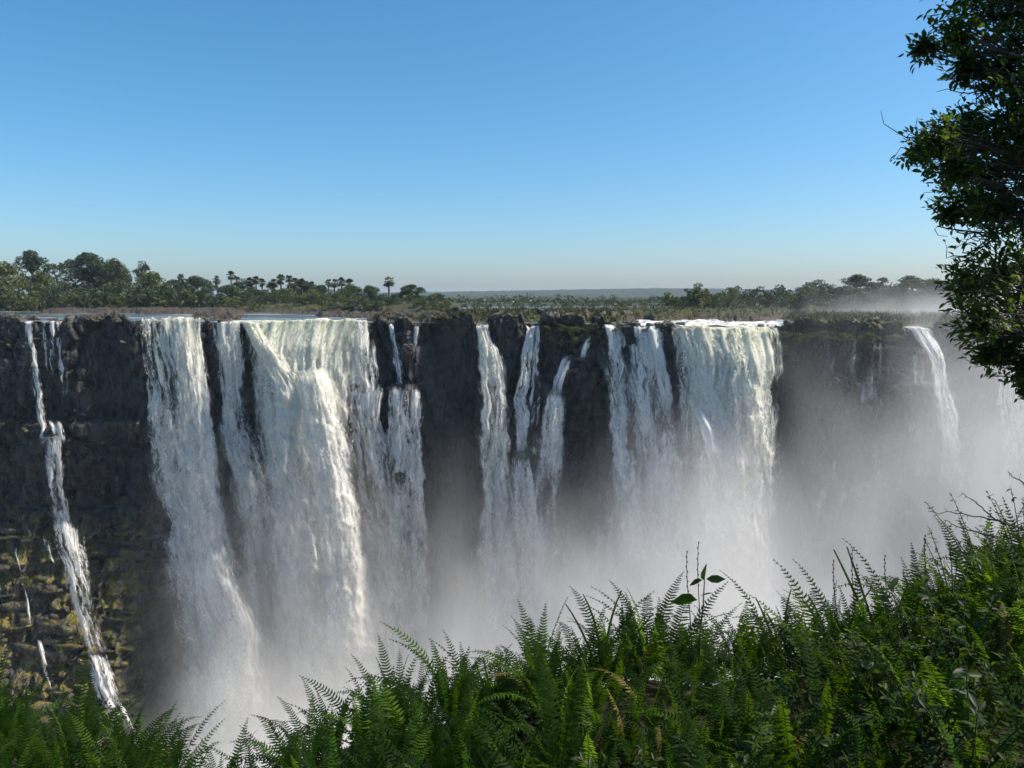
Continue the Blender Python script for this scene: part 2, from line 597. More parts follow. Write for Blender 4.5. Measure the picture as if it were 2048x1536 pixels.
# ------------------------------------------------------------------ plateau above the falls
w = np.concatenate([[0.0], 2.0 * 1.049 ** np.arange(174) - 0.5])
WW, CL = np.meshgrid(w, cl, indexing='ij')
PXT = np.broadcast_to(cpx, WW.shape)
YT = CL + WW
H, VEG = land(PXT, YT, CL)
XT = np.broadcast_to(cx, WW.shape) * YT / CL
YT = YT.copy()
XT = XT.copy()
H[0] = Z[0]
YT[0] = Yc[0]
XT[0] = cx
H = H + 0.0 * XT
plateau = link('riverbed_terrain', grid_mesh('riverbed_terrain', np.stack([XT, YT, H], -1), M_TERR, True, attrs={'veg': VEG}))
set_props(plateau, 'brown rock shelves and grassy islands above the falls', None, None, 'structure')


def ground_z(px, Y):
    lipv = np.interp(px, LIP_PX, LIP_Y)
    return float(land(np.array([float(px)]), np.array([float(Y)]), np.array([float(lipv)]))[0][0])


wr = np.concatenate([[0.3], 2.5 * 1.06 ** np.arange(140)])
cpr = np.arange(-420, 2560, 7.0)
xr = np.interp(cpr, LIP_PX, LIP_X)
lr = lip_y(xr)
YR = lr[None, :] + wr[:, None]
XR = xr[None, :] * YR / lr[None, :]
PR = np.broadcast_to(cpr, YR.shape)
fast = sstep(1225, 1260, PR) * sstep(1575, 1550, PR) * sstep(185, 168, YR) + 0.5 * sstep(440, 500, PR) * sstep(760, 700, PR) * sstep(176, 166, YR)
ZR = np.full_like(YR, 0.0)
ZR += 0.9 * (fbm(XR / 1.6, YR / 1.6, 90, 4) - 0.5) * np.clip(fast, 0, 1)
river = link('river_water', grid_mesh('river_water', np.stack([XR, YR, ZR], -1), M_RIVER, True, attrs={'fast': np.clip(fast, 0, 1)}))
set_props(river, 'blue river water running in channels towards the edge', None, None, 'structure')

# floor of the gorge
gx = np.linspace(-260, 240, 120)
gy = np.linspace(20, 185, 60)
GX, GY = np.meshgrid(gx, gy)
GZ = -93 + 5 * fbm(GX / 9, GY / 9, 95, 4)
gorge = link('gorge_water', grid_mesh('gorge_water', np.stack([GX, GY, GZ], -1), M_RIVER, True, attrs={'fast': np.ones(GX.size)}))
set_props(gorge, 'churning white water on the floor of the gorge', None, None, 'structure')

# ------------------------------------------------------------------ waterfalls


def sheet(name, rows, parent, seed, bulge=0.8, shift=0.0, tint=0.0, grow=0.0, dmul=1.0, fold=0.8, billow=0.0, soft=0.0, edgew=0.26, roll=3.0, wob=5.0, res=0.26, rz=0.42, mat=None, bot=None):
    """one curtain of falling water. rows: (photo row, left column, right column, density, metres in front of the face)"""
    rows = np.array(rows, float)
    py0, py1 = rows[0, 0], rows[-1, 0]
    if bot is None:
        bot = 40 if py1 > 1190 or py1 - py0 > 260 else 14
    if bot == 14:                                   # ends on a ledge: carry on a little into the next drop
        rows[-1, 0] += 16
        py1 += 16
    n = max(14, int((py1 - py0) * 0.1 / rz))
    py = np.linspace(py0, py1, n)
    k = np.array([1, 2, 3, 2, 1], float) / 9

    def ip(c):
        v = np.interp(py, rows[:, 0], rows[:, c])
        vp = np.concatenate([[v[0]] * 2, v, [v[-1]] * 2])
        return np.convolve(vp, k, 'valid')
    pl, pr, de, of = ip(1), ip(2), ip(3), ip(4)
    wl_ = (fbm(py / 60.0, 0 * py, seed + 1, 4, .6) - 0.5) * 5 * wob * sstep(py0, py0 + 90, py)
    wr_ = (fbm(py / 60.0, 0 * py, seed + 2, 4, .6) - 0.5) * 5 * wob * sstep(py0, py0 + 90, py)
    pl, pr = pl + wl_ - grow, pr + wr_ + grow
    width = max(pr - pl) * 0.098
    nu = max(6, int(width / res))
    u = np.linspace(0, 1, nu)
    PXs = pl[:, None] + (pr - pl)[:, None] * u[None, :]
    jl = (fbm(u * width / 2.6, 0 * u, seed + 14, 3) - 0.5) * 11
    PYs = py[:, None] + jl[None, :] * np.exp(-(py - py0) / 30.0)[:, None] * (0.0 if roll < 2 else 1.0)
    Y = np.full(PXs.shape, 145.0)
    for _ in range(3):
        Pp = at(PXs, PYs, Y)
        Y = lip_y(Pp[..., 0]) - 0.035 * np.clip(-Pp[..., 2], 0, 99) - of[:, None]
    Um = (u[None, :] - 0.5) * (pr - pl)[:, None] * 0.098
    Vm = np.broadcast_to((py - py0)[:, None] * 0.1, PXs.shape)
    fade = sstep(0, 6, Vm)
    Y = Y - bulge * np.sin(np.pi * u)[None, :] * (0.35 + 0.65 * fade) - shift
    f1 = fbm(Um / 1.3, Vm / 13.0, seed + 3, 3) - 0.5
    f2 = fbm(Um / 0.7, Vm / 2.6, seed + 5, 3) - 0.5
    Y = Y - fold * (1.8 * f1 + 0.7 * f2 * fade)
    if billow:
        b1 = 1 - np.abs(2 * fbm(Um / 4.2 + 3, Vm / 6.0, seed + 8, 4) - 1) * 2.0
        Y = Y - billow * (b1 - 0.3) * sstep(2, 14, Vm)
    Pp = at(PXs, PYs, Y)
    # water rolling over the edge
    roll_rows = []
    for q in ((1.0, 0.55, 0.25, 0.08) if roll > 0 else ()):
        r0 = Pp[0].copy()
        r0[:, 1] += q * roll
        zt = np.where(Pp[0][:, 2] > -3.0, (-0.03 if q > .8 else 0.05 + 0.35 * (fbm(Pp[0][:, 0] / 1.6, 0 * u + q, seed, 3) - .45)), Pp[0][:, 2] + 0.2)
        r0[:, 2] = Pp[0][:, 2] + (zt - Pp[0][:, 2]) * (1 - (1 - q) ** 2)
        roll_rows.append(r0)
    e = np.minimum(sstep(0, edgew, u), sstep(1, 1 - edgew, u))
    lowf = sstep(10, 50, Vm)
    dens = de[:, None] * dmul * (0.45 - 0.2 * lowf + (0.55 + 0.2 * lowf) * e[None, :]) + 0.14 * (f1 * 2)
    age = sstep(4, 42, Vm)
    edge = np.broadcast_to(sstep(0, 0.05, u)[None, :] * sstep(1, 0.95, u)[None, :], PXs.shape) * sstep(py1, py1 - bot, py)[:, None]
    tn = tint * np.exp(-Vm / 16.0)
    sf = np.full(PXs.shape, soft) + 0.04 + 0.26 * sstep(6, 55, Vm)
    if roll < 2:
        jag = 26 * fbm(Um / 0.9, 0 * Um, seed + 9, 3)
        edge = edge * sstep(0, 10, (PYs - py0) - jag + 6)
    if roll_rows:
        m = len(roll_rows)
        Pp = np.concatenate([np.stack(roll_rows), Pp])
        rep = lambda a: np.concatenate([np.repeat(a[:1], m, 0), a])
        dens, edge, tn, sf, Um, age = rep(dens), rep(edge), rep(tn), rep(sf), rep(Um), rep(age)
        Vm = np.concatenate([np.broadcast_to(np.array([-roll * q for q in (1.0, 0.55, 0.25, 0.08)])[:, None], (m, nu)), Vm])
    uv = np.stack([Um + seed * 13.7, Vm + seed * 7.1], -1)
    me = grid_mesh(name, Pp, mat or M_FALL, True, uv, {'dens': dens, 'edge': edge, 'tint': tn, 'soft': sf, 'age': age})
    return link(name, me, parent)


def waterfall(label, curtains):
    loc = None
    root = empty('waterfall')
    set_props(root, label, 'waterfall', 'waterfalls along the cliff')
    for nm, rows, kw in curtains:
        nlay = kw.pop('layers', 2)
        drops = kw.pop('drops', 0.0)
        for i in range(nlay):
            k2 = dict(kw)
            k2['seed'] = kw.get('seed', 1) + i * 101
            k2['shift'] = kw.get('shift', 0) + i * 0.9
            k2['dmul'] = kw.get('dmul', 1.0) * (1.0 - 0.22 * i)
            k2['grow'] = kw.get('grow', 0) + (2.0 if i == 0 else -1.0 * i)
            sheet(nm, rows, root, **k2)
        if drops:
            k2 = dict(kw)
            k2.update(seed=kw.get('seed', 1) + 505, shift=kw.get('shift', 0) + nlay * 0.9 + .2, dmul=drops, grow=kw.get('grow', 0) + 4, mat=M_DROPS, soft=0.05)
            sheet('spray', rows, root, **k2)
    return root


waterfall('thin stepped waterfall over the mossy rocks at far left', [
    ('strand', [(645, 46, 62, .62, .6), (700, 54, 73, .55, 1), (760, 61, 79, .58, 1.4), (830, 73, 92, .58, 3.0), (866, 80, 96, .55, 5.2)], dict(seed=1, layers=2, edgew=.35)),
    ('strand', [(838, 88, 120, .7, 4.6), (846, 96, 126, .7, 5.4), (870, 112, 130, .62, 5.6)], dict(seed=8, layers=1, roll=0, edgew=.3, wob=1)),
    ('strand', [(643, 82, 96, .55, .4), (700, 88, 98, .45, .6), (785, 92, 104, .3, .9)], dict(seed=2, layers=1, edgew=.3)),
    ('strand', [(643, 98, 108, .6, .4), (690, 102, 113, .45, .6), (740, 106, 116, .3, .8)], dict(seed=3, layers=1, edgew=.3)),
    ('strand', [(643, 110, 124, .65, .4), (700, 116, 130, .5, .7), (780, 120, 132, .3, .9)], dict(seed=4, layers=1, edgew=.3)),
    ('strand', [(862, 82, 128, .6, 4.4), (900, 85, 126, .5, 5.0), (1000, 98, 134, .46, 5.6), (1048, 106, 150, .52, 6.0)], dict(drops=0.6, seed=5, layers=2, roll=1.5, soft=.1)),
    ('strand', [(1040, 104, 158, .6, 7.0), (1080, 108, 168, .56, 8.8), (1150, 126, 182, .54, 12), (1230, 154, 198, .54, 15), (1310, 170, 210, .56, 18.0)], dict(drops=0.6, seed=6, layers=2, roll=1.2, fold=.6)),
    ('strand', [(1300, 172, 210, .58, 18.5), (1345, 180, 232, .58, 20.5), (1400, 200, 250, .54, 23), (1480, 236, 292, .45, 26)], dict(seed=7, layers=2, roll=1.0)),
])
waterfall('trickle of white water over the mossy steps, nearest the edge of the view', [
    ('strand', [(1082, 22, 30, .5, 8.0), (1150, 37, 45, .48, 12), (1200, 50, 58, .5, 14), (1260, 58, 67, .4, 16.5)], dict(seed=151, layers=1, roll=.6, edgew=.3, wob=3)),
    ('strand', [(1270, 73, 79, .42, 17), (1330, 85, 92, .42, 19.5), (1400, 103, 110, .4, 22.5)], dict(seed=152, layers=1, roll=.6, edgew=.3, wob=3)),
    ('strand', [(1070, 85, 92, .45, 8.0), (1130, 101, 109, .4, 11.5), (1180, 109, 116, .35, 13.5)], dict(seed=153, layers=1, roll=.6, edgew=.3, wob=3)),
])
waterfall('broad cream waterfall with the brightest foot, beside the bare dark wall', [
    ('curtain', [(637, 256, 404, .56, .4), (700, 266, 409, .54, 1.6), (800, 283, 420, .55, 2.6), (900, 292, 436, .57, 3.4), (1000, 308, 448, .6, 4.2), (1100, 318, 480, .6, 5.2), (1250, 338, 524, .6, 6.4), (1420, 352, 566, .58, 7.4), (1520, 358, 580, .52, 8)],
     dict(drops=0.62, seed=11, layers=2, tint=.5, bulge=1.4, fold=.9)),
    ('plume', [(638, 335, 402, .8, .9), (760, 350, 415, .78, 2.4), (900, 366, 436, .78, 4.0), (1000, 372, 446, .78, 5.2), (1060, 378, 450, .75, 5.8), (1120, 385, 462, .78, 6.6)], dict(drops=0.5, seed=12, layers=2, tint=.5, bulge=1.5, grow=0)),
    ('plume', [(1080, 392, 452, .6, 7.2), (1150, 386, 470, .85, 8.4), (1250, 392, 520, .9, 9.6), (1350, 398, 540, .9, 10.8), (1500, 404, 545, .9, 12)], dict(drops=0.5, seed=13, layers=2, roll=0, bulge=2.2, billow=.5, soft=.16)),
])
waterfall('narrow bluish waterfall squeezed between the broad cream fall and the thickest one', [
    ('curtain', [(645, 418, 486, .62, .4), (720, 428, 488, .62, 1.2), (800, 436, 490, .55, 1.8), (900, 444, 520, .55, 2.4), (1000, 458, 546, .56, 2.8), (1150, 482, 580, .54, 3.2), (1300, 495, 600, .52, 3.6), (1420, 500, 620, .5, 4)],
     dict(drops=0.6, seed=21, layers=2, tint=.4, bulge=1.0)),
    ('strand', [(646, 432, 470, .75, .8), (760, 442, 478, .7, 1.8), (900, 452, 492, .6, 2.8), (1000, 476, 520, .55, 3.3)], dict(seed=22, layers=1, tint=.4)),
])
waterfall('thickest waterfall with a greenish billowing jet in its upper half', [
    ('curtain', [(640, 488, 742, .88, .5), (700, 496, 710, .95, 2.2), (800, 504, 700, .98, 3.6), (950, 518, 716, .95, 4.8), (1100, 540, 742, .88, 6.0), (1250, 552, 768, .72, 7.0), (1400, 548, 800, .68, 8.0)],
     dict(drops=0.5, seed=31, layers=2, tint=.9, bulge=2.2, billow=.7, fold=.8, soft=.1)),
    ('jet', [(645, 482, 530, .95, 1.4), (690, 505, 556, .98, 3.4), (740, 532, 590, 1.0, 5.2), (800, 538, 625, .9, 6.4), (880, 540, 640, .72, 7.0), (960, 540, 640, .5, 7.4)], dict(drops=0.45, seed=32, layers=1, tint=.9, bulge=2.0, billow=.8, soft=.1)),
    ('plume', [(728, 598, 640, .7, 5.0), (760, 592, 668, .95, 7.6), (850, 596, 690, .9, 9.0), (960, 620, 706, .92, 10), (1060, 634, 722, .88, 11), (1180, 640, 736, .78, 12), (1320, 640, 750, .6, 13)], dict(drops=0.5, seed=33, layers=2, tint=.5, roll=0, bulge=2.4, billow=.8, soft=.16)),
])
waterfall('pale veil waterfall striking a ledge, at the edge of the thickest fall', [
    ('curtain', [(641, 688, 742, .66, .6), (700, 690, 754, .62, 1.4), (770, 693, 765, .62, 2.0), (785, 694, 768, .6, 2.4)], dict(drops=0.6, seed=41, layers=2, tint=.3)),
    ('curtain', [(772, 690, 772, .74, 3.4), (820, 694, 760, .55, 3.8), (900, 698, 776, .5, 4.0), (1000, 706, 800, .54, 4.2), (1150, 722, 830, .54, 4.6), (1330, 730, 850, .52, 5)], dict(seed=42, layers=2, roll=1.6, soft=.08)),
])
waterfall('thin waterfall slanting down to a ledge beside the pale veil', [
    ('strand', [(652, 777, 788, .7, .3), (700, 783, 803, .58, 1.0), (775, 788, 814, .5, 1.4)], dict(seed=51, layers=1, edgew=.3, wob=2)),
    ('curtain', [(772, 780, 822, .66, 3.2), (850, 776, 824, .58, 3.5), (950, 768, 830, .55, 3.8), (1100, 778, 842, .5, 4.2), (1290, 790, 856, .46, 4.6)], dict(drops=0.6, seed=52, layers=2, roll=1.2, soft=.06)),
])
waterfall('thread of water falling down the edge of the smooth dark wall', [
    ('strand', [(655, 828, 838, .55, .3), (740, 820, 834, .42, .8), (775, 820, 838, .42, 1.0)], dict(seed=61, layers=1, edgew=.3, wob=2)),
    ('curtain', [(765, 824, 838, .7, 3.1), (900, 812, 848, .62, 3.4), (1050, 812, 856, .56, 3.8), (1280, 820, 868, .5, 4.2)], dict(drops=0.6, seed=62, layers=2, roll=1.0, soft=.06)),
])
waterfall('tall single waterfall pouring from a narrow notch in the middle of the cliff', [
    ('curtain', [(655, 952, 976, .95, .2), (672, 958, 978, .9, .8), (705, 956, 1000, .74, 1.6), (800, 960, 1016, .7, 2.2), (900, 954, 1022, .6, 2.8), (1000, 958, 1032, .6, 3.2), (1100, 950, 1042, .58, 3.6), (1290, 965, 1056, .55, 4.2)],
     dict(drops=0.55, seed=71, layers=2, tint=.6, soft=.05)),
])
waterfall('waterfall of parallel threads just beside the notch fall', [
    ('strand', [(656, 1054, 1070, .7, .3), (720, 1040, 1062, .66, 1.0), (800, 1030, 1056, .66, 1.4), (900, 1028, 1058, .64, 1.8), (920, 1026, 1060, .6, 2)], dict(bot=50, seed=81, layers=2, edgew=.3)),
    ('strand', [(656, 1066, 1082, .66, .3), (720, 1058, 1080, .55, .8), (800, 1052, 1082, .4, 1.1), (900, 1056, 1086, .34, 1.4)], dict(seed=82, layers=1)),
    ('curtain', [(905, 1024, 1062, .66, 2.8), (1000, 1020, 1080, .64, 3.2), (1100, 1030, 1100, .6, 3.6), (1290, 1040, 1110, .55, 4.2)], dict(drops=0.55, seed=83, layers=2, roll=1.0, soft=.06)),
])
waterfall('crooked waterfall stepping sideways off a grassy ledge', [
    ('strand', [(666, 1174, 1186, .8, .2), (688, 1164, 1180, .75, .6), (704, 1158, 1174, .7, .9)], dict(seed=91, layers=1, roll=1.0, edgew=.3, wob=1)),
    ('strand', [(707, 1128, 1168, .8, 1.3), (716, 1124, 1144, .75, 1.6), (770, 1104, 1128, .66, 2.0), (800, 1092, 1126, .6, 2.3)], dict(bot=40, seed=92, layers=1, roll=.8, edgew=.3, wob=1)),
    ('curtain', [(780, 1096, 1128, .72, 2.8), (830, 1082, 1132, .6, 3.2), (950, 1066, 1126, .46, 3.6), (1100, 1060, 1112, .4, 4.0), (1230, 1062, 1112, .34, 4.3)], dict(drops=0.55, seed=93, layers=2, roll=.8, soft=.1)),
])
waterfall('faint ribbon of water on the misty wall beside the twin-banded fall', [
    ('strand', [(658, 1204, 1252, .66, .3), (760, 1212, 1256, .56, 1.0), (860, 1216, 1262, .54, 1.6), (900, 1216, 1270, .54, 2.0), (1000, 1222, 1290, .54, 3), (1150, 1236, 1326, .52, 4)], dict(seed=101, layers=2, edgew=.3)),
])
waterfall('slanting veil waterfall with one sunlit edge, beside the great foaming fall', [
    ('curtain', [(658, 1252, 1330, .66, .3), (720, 1260, 1338, .6, 1.0), (800, 1270, 1352, .58, 1.8), (900, 1276, 1366, .56, 2.4), (1050, 1280, 1380, .54, 3.2), (1200, 1280, 1390, .52, 4)], dict(seed=111, layers=2)),
    ('strand', [(660, 1292, 1318, .8, .8), (740, 1306, 1336, .78, 2.0), (800, 1320, 1346, .7, 2.8), (850, 1334, 1354, .6, 3.4)], dict(bot=70, seed=112, layers=1, edgew=.3, tint=.2)),
])
waterfall('thin grey veil of spray falling behind the twin-banded water', [
    ('curtain', [(670, 1190, 1345, .42, .1), (800, 1196, 1380, .42, .6), (950, 1180, 1400, .45, 1.2), (1100, 1160, 1410, .46, 1.8), (1230, 1150, 1420, .46, 2.4)], dict(seed=161, layers=1, soft=.16, edgew=.3)),
])
waterfall('great foaming waterfall fed by white rapids, next to the dark recess', [
    ('curtain', [(657, 1326, 1562, .9, .2), (700, 1342, 1568, .88, 2.0), (760, 1352, 1564, .85, 3.4), (840, 1362, 1560, .82, 4.4), (930, 1370, 1560, .76, 5.2), (1060, 1380, 1562, .66, 6), (1250, 1385, 1570, .6, 7)],
     dict(drops=0.48, seed=121, layers=2, tint=.8, bulge=2.0, billow=.6, fold=.9, roll=10, soft=.08)),
    ('jet', [(668, 1400, 1562, .78, 2.4), (720, 1430, 1556, .82, 4.6), (790, 1455, 1540, .75, 6.4), (850, 1470, 1535, .6, 7.4), (920, 1480, 1530, .45, 8)], dict(drops=0.5, seed=122, layers=1, tint=.8, bulge=2.0, billow=1.0, roll=5, soft=.1)),
    ('plume', [(808, 1384, 1404, .7, 6.5), (850, 1394, 1428, .85, 8.0), (900, 1408, 1446, .8, 9.0), (940, 1420, 1450, .6, 9.6)], dict(bot=60, seed=123, layers=2, roll=0, bulge=1.4, billow=.5, soft=.16)),
])
waterfall('faint water veils drifting down the misty wall before the curving fall', [
    ('veil', [(672, 1640, 1712, .24, .3), (760, 1640, 1716, .27, .8), (920, 1632, 1722, .28, 1.6), (1060, 1628, 1726, .28, 2.2)], dict(seed=174, layers=1, roll=0, soft=.34, edgew=.45)),
    ('veil', [(672, 1726, 1786, .24, .3), (760, 1722, 1788, .27, .8), (930, 1716, 1792, .28, 1.6), (1060, 1712, 1796, .28, 2.2)], dict(seed=175, layers=1, roll=0, soft=.34, edgew=.45)),
    ('veil', [(690, 1796, 1856, .26, .6), (800, 1792, 1866, .28, 1.4), (940, 1788, 1876, .3, 2.0), (1060, 1784, 1884, .3, 2.6)], dict(seed=176, layers=1, roll=0, soft=.34, edgew=.45)),
])
waterfall('misty waterfall curving over bare sunlit rocks under the overhanging tree', [
    ('curtain', [(658, 1814, 1866, .72, .4), (690, 1842, 1884, .74, 1.6), (720, 1858, 1896, .68, 2.4), (800, 1872, 1912, .6, 3.4), (900, 1880, 1928, .54, 4.2), (1010, 1876, 1940, .5, 5)], dict(seed=131, soft=.1, layers=2, roll=6, edgew=.25)),
])
waterfall('broad mist-veiled waterfall half hidden behind the overhanging tree', [
    ('curtain', [(690, 1962, 2120, .7, .4), (760, 1985, 2130, .68, 1.8), (900, 1990, 2140, .62, 3.0), (1100, 1990, 2150, .6, 4.5)], dict(seed=141, layers=2, roll=6, bulge=1.4)),
])

# ------------------------------------------------------------------ rocks laid on the ledges and along the lip
rng = np.random.default_rng(7)


def rock_mesh(name, seed, flat, mat=M_ROCK, moss=0.0, dry=0.6):
    """an angular block: a box cut by random planes"""
    rg = np.random.default_rng(seed)
    V, F = [], []
    n = 4
    idx = {}
    for ax in range(3):
        for sg in (-1, 1):
            for i in range(n):
                for j in range(n):
                    q = []
                    for a_, b_ in ((i, j), (i + 1, j), (i + 1, j + 1), (i, j + 1)):
                        p = np.zeros(3)
                        p[ax] = sg
                        p[(ax + 1) % 3] = 2 * a_ / n - 1
                        p[(ax + 2) % 3] = 2 * b_ / n - 1
                        key = tuple(np.round(p, 3))
                        if key not in idx:
                            idx[key] = len(V)
                            V.append(p)
                        q.append(idx[key])
                    F.append(q if sg > 0 else q[::-1])
    V = np.array(V)
    for _ in range(5):
        d = rg.normal(size=3)
        d /= np.linalg.norm(d)
        lim = rg.uniform(0.8, 1.15)
        over = np.maximum(0, V @ d - lim)
        V = V - over[:, None] * d[None, :]
    V = (V + rg.normal(0, .02, V.shape)) * np.array([1, 0.8, flat])
    return mesh_from(name, V, np.array(F), mat, False, None, {'moss': np.full(len(V), moss), 'dry': np.full(len(V), dry)})


SLABS = [rock_mesh('ledge_rock', 200 + k, 0.2 + 0.06 * (k % 3), moss=1.0 if k % 2 else 0.5, dry=0.05 + 0.2 * (k % 4)) for k in range(9)]
BOULD = [rock_mesh('boulder', 240 + k, 0.6, M_ROCK, moss=0.3, dry=0.25 + 0.2 * (k % 3)) for k in range(6)]


def put_rock(name, me, loc, s, rz, parent, tilt=0.12):
    o = link(name, me, parent, loc)
    o.scale = s
    o.rotation_euler = (rng.normal(0, tilt), rng.normal(0, tilt), rz)
    return o


for k in range(170):                                           # mossy ledges at the foot of the cliff
    px, py = rng.uniform(-30, 335), rng.uniform(1060, 1480)
    if px > 250 and py > 1240:
        continue
    Y = 150.0
    for _ in range(6):
        q = at(px, py, Y)
        Y = 0.5 * Y + 0.5 * float(cliff_y(q[0], q[2]))
    s = 0.5 + 2.6 * rng.random() ** 3.2
    put_rock('ledge_rock', SLABS[k % 9], (q[0], Y + 0.42 * s, q[2]), (s * rng.uniform(1.1, 2.4), s, s * rng.uniform(0.8, 1.5)), rng.uniform(-0.4, 0.4), cliff, .07)
for k in range(70):                                            # broken rocks along the upper ledge
    px = rng.uniform(-20, 330)
    q = at(px, rng.choice([862, 868, 700, 760]) + rng.normal(0, 14), 155.0)
    Y = float(cliff_y(q[0], q[2]))
    s = rng.uniform(0.3, 0.7)
    put_rock('ledge_rock', SLABS[(2 * k) % 8], (q[0] * Y / 155, Y + 0.1, q[2]), (s, s, s), rng.uniform(-1, 1), cliff, 0.4)
q = at(102, 862, 156.0)
put_rock('boulder', rock_mesh('boulder', 299, .9, moss=0.0, dry=0.0), (q[0], 156.3, q[2]), (1.35, 1.6, 1.35), 0.3, cliff)
for k in range(110):                                           # boulders on the shelf above the falls
    px = rng.choice([rng.uniform(-30, 262), rng.uniform(395, 490), rng.uniform(740, 1250), rng.uniform(1560, 1960), rng.uniform(1200, 1340), rng.uniform(560, 780)])
    lip = float(np.interp(px, LIP_PX, LIP_Y))
    Y = lip + abs(rng.normal(0.8, 14))
    z = ground_z(px, Y)
    if z < -0.35:
        continue
    s = rng.uniform(0.3, 1.1)
    xx = (px - 1024) / FPX * (Y * CP + CZ * SP)
    put_rock('boulder', BOULD[k % 6], (xx, Y, z), (s * 1.4, s, s * 0.8), rng.uniform(0, 6), plateau, 0.3)
for k in range(46):
    px = rng.choice([rng.uniform(262, 420), rng.uniform(425, 745), rng.uniform(1215, 1560), rng.uniform(1250, 1340)])
    xx = float(np.interp(px, LIP_PX, LIP_X))
    s = rng.uniform(0.25, 0.75)
    put_rock('boulder', BOULD[k % 6], (xx, float(lip_y(xx)) + rng.uniform(-.3, 3.5), rng.uniform(-.15, .1)), (s * 1.5, s, s * .8), rng.uniform(0, 6), plateau, .3)
for px, py, s in ((1770, 703, 1.6), (1800, 700, 1.9), (1835, 704, 1.5), (1822, 738, 1.0), (1140, 740, 0.9), (1150, 716, 1.0), (800, 668, 0.8), (815, 690, 0.6), (1570, 700, 1.6), (1575, 716, 1.2)):
    Y = 150.0
    for _ in range(6):
        q = at(px, py, Y)
        Y = 0.5 * Y + 0.5 * float(cliff_y(q[0], q[2]))
    put_rock('boulder', BOULD[0 if s > 1.3 else 2], (q[0], Y - 0.2, q[2]), (s * 1.5, s, s * 0.7), rng.uniform(-.3, .3), cliff)

# ------------------------------------------------------------------ plants of the far bank
M_LEAF_A = mat_leaf('foliage_dark', (0.022, 0.042, 0.016), (0.06, 0.088, 0.026), 0.25, 0.35)
M_LEAF_B = mat_leaf('foliage_mid', (0.045, 0.07, 0.018), (0.11, 0.13, 0.032), 0.3, 0.35)
M_PALM = mat_leaf('palm_leaf', (0.03, 0.045, 0.02), (0.06, 0.075, 0.03), 0.2, 0.5)
M_GRASS = mat_leaf('dry_grass', (0.028, 0.040, 0.012), (0.075, 0.072, 0.026), 0.35, 0.15)


def leaf_cloud(rg, centres, radii, per, size, squash=0.75):
    """small leaf faces spread through clumps"""
    V, n = [], 0
    C, Rr = [], []
    for c, r in zip(centres, radii):
        k = max(8, int(per * r * r))
        d = rg.normal(size=(k, 3))
        d /= np.linalg.norm(d, axis=1, keepdims=True)
        rad = r * (0.35 + 0.75 * rg.random(k) ** 0.6)
        C.append(c + d * rad[:, None] * np.array([1, 1, squash]))
    C = np.concatenate(C)
    k = len(C)
    a = rg.normal(size=(k, 3))
    a /= np.linalg.norm(a, axis=1, keepdims=True)
    b = np.cross(a, rg.normal(size=(k, 3)))
    b /= np.linalg.norm(b, axis=1, keepdims=True)
    s = size * rg.uniform(0.6, 1.3, k)[:, None]
    V = np.stack([C - a * s, C + b * s * 0.5, C + a * s, C - b * s * 0.5], 1).reshape(-1, 3)
    F = np.arange(4 * k).reshape(k, 4)
    return V, F


def tree_meshes(seed, h, spread, trunk_h, nclump, mat, per=62, size=0.34, flat=0.75, gap=0.0):
    rg = np.random.default_rng(seed)
    tm = Mesher()
    lean = rg.normal(0, 0.05, 2)
    path = np.array([[lean[0] * t * h + 0.1 * math.sin(3 * t), lean[1] * t * h, t * h * 0.8] for t in np.linspace(-0.03, 1, 7)])
    tm.add(*tube(path, np.linspace(0.028 * h, 0.008 * h, 7), 7))
    cen, rad = [], []
    for k in range(nclump):
        th = rg.uniform(0, 2 * math.pi)
        u = rg.random() ** 0.6
        zt = rg.random()
        prof = math.sin(math.pi * min(1, 0.22 + 0.78 * zt)) ** 0.7
        r = spread * u * prof
        c = np.array([r * math.cos(th), r * math.sin(th), trunk_h + (h - trunk_h) * (0.12 + 0.8 * zt)])
        cen.append(c)
        rad.append(spread * rg.uniform(0.16, 0.36))
        if k % 2 == 0:
            s = path[min(6, 2 + int(zt * 3))]
            m = (s + c) / 2 + np.array([0, 0, -0.05 * h])
            pp = np.array([(1 - t) ** 2 * s + 2 * t * (1 - t) * m + t * t * c for t in np.linspace(0, 1, 5)])
            tm.add(*tube(pp, np.linspace(0.010 * h, 0.003 * h, 5), 5))
    V, F = leaf_cloud(rg, cen, rad, per, size, flat)
    return tm.mesh('trunk', M_BARK, True), mesh_from('crown', V, F, mat)


TREES = {
    'tall': tree_meshes(1, 16, 5.2, 2.0, 34, M_LEAF_A, flat=0.9),
    'wide': tree_meshes(2, 15, 7.5, 2.0, 46, M_LEAF_A, flat=0.75),
    'slim': tree_meshes(3, 13, 2.6, 2.5, 17, M_LEAF_A, per=80, flat=1.0),
    'round': tree_meshes(4, 11, 5.0, 0.6, 30, M_LEAF_B, flat=0.95),
    'open': tree_meshes(5, 14, 5.5, 4.0, 19, M_LEAF_A, per=52, flat=0.8),
    'broad': tree_meshes(6, 12, 6.5, 0.6, 36, M_LEAF_A, flat=0.9),
}
BUSHES = [tree_meshes(20 + k, 5.0, 3.4, 0.2, 13, (M_LEAF_B, M_LEAF_A)[k % 3 == 2], per=72, size=0.28) for k in range(6)]
SIZES = {'tall': 16, 'wide': 15, 'slim': 13, 'round': 11, 'open': 14, 'broad': 12}


def plant(name, meshes, x, y, z, sx, sz, rz, label, cat, group, parts=('trunk', 'crown')):
    o = empty(name, (x, y, z), rz)
    o.scale = (sx, sx, sz)
    set_props(o, label, cat, group)
    for nm, me in zip(parts, meshes):
        link(nm, me, o)
    return o


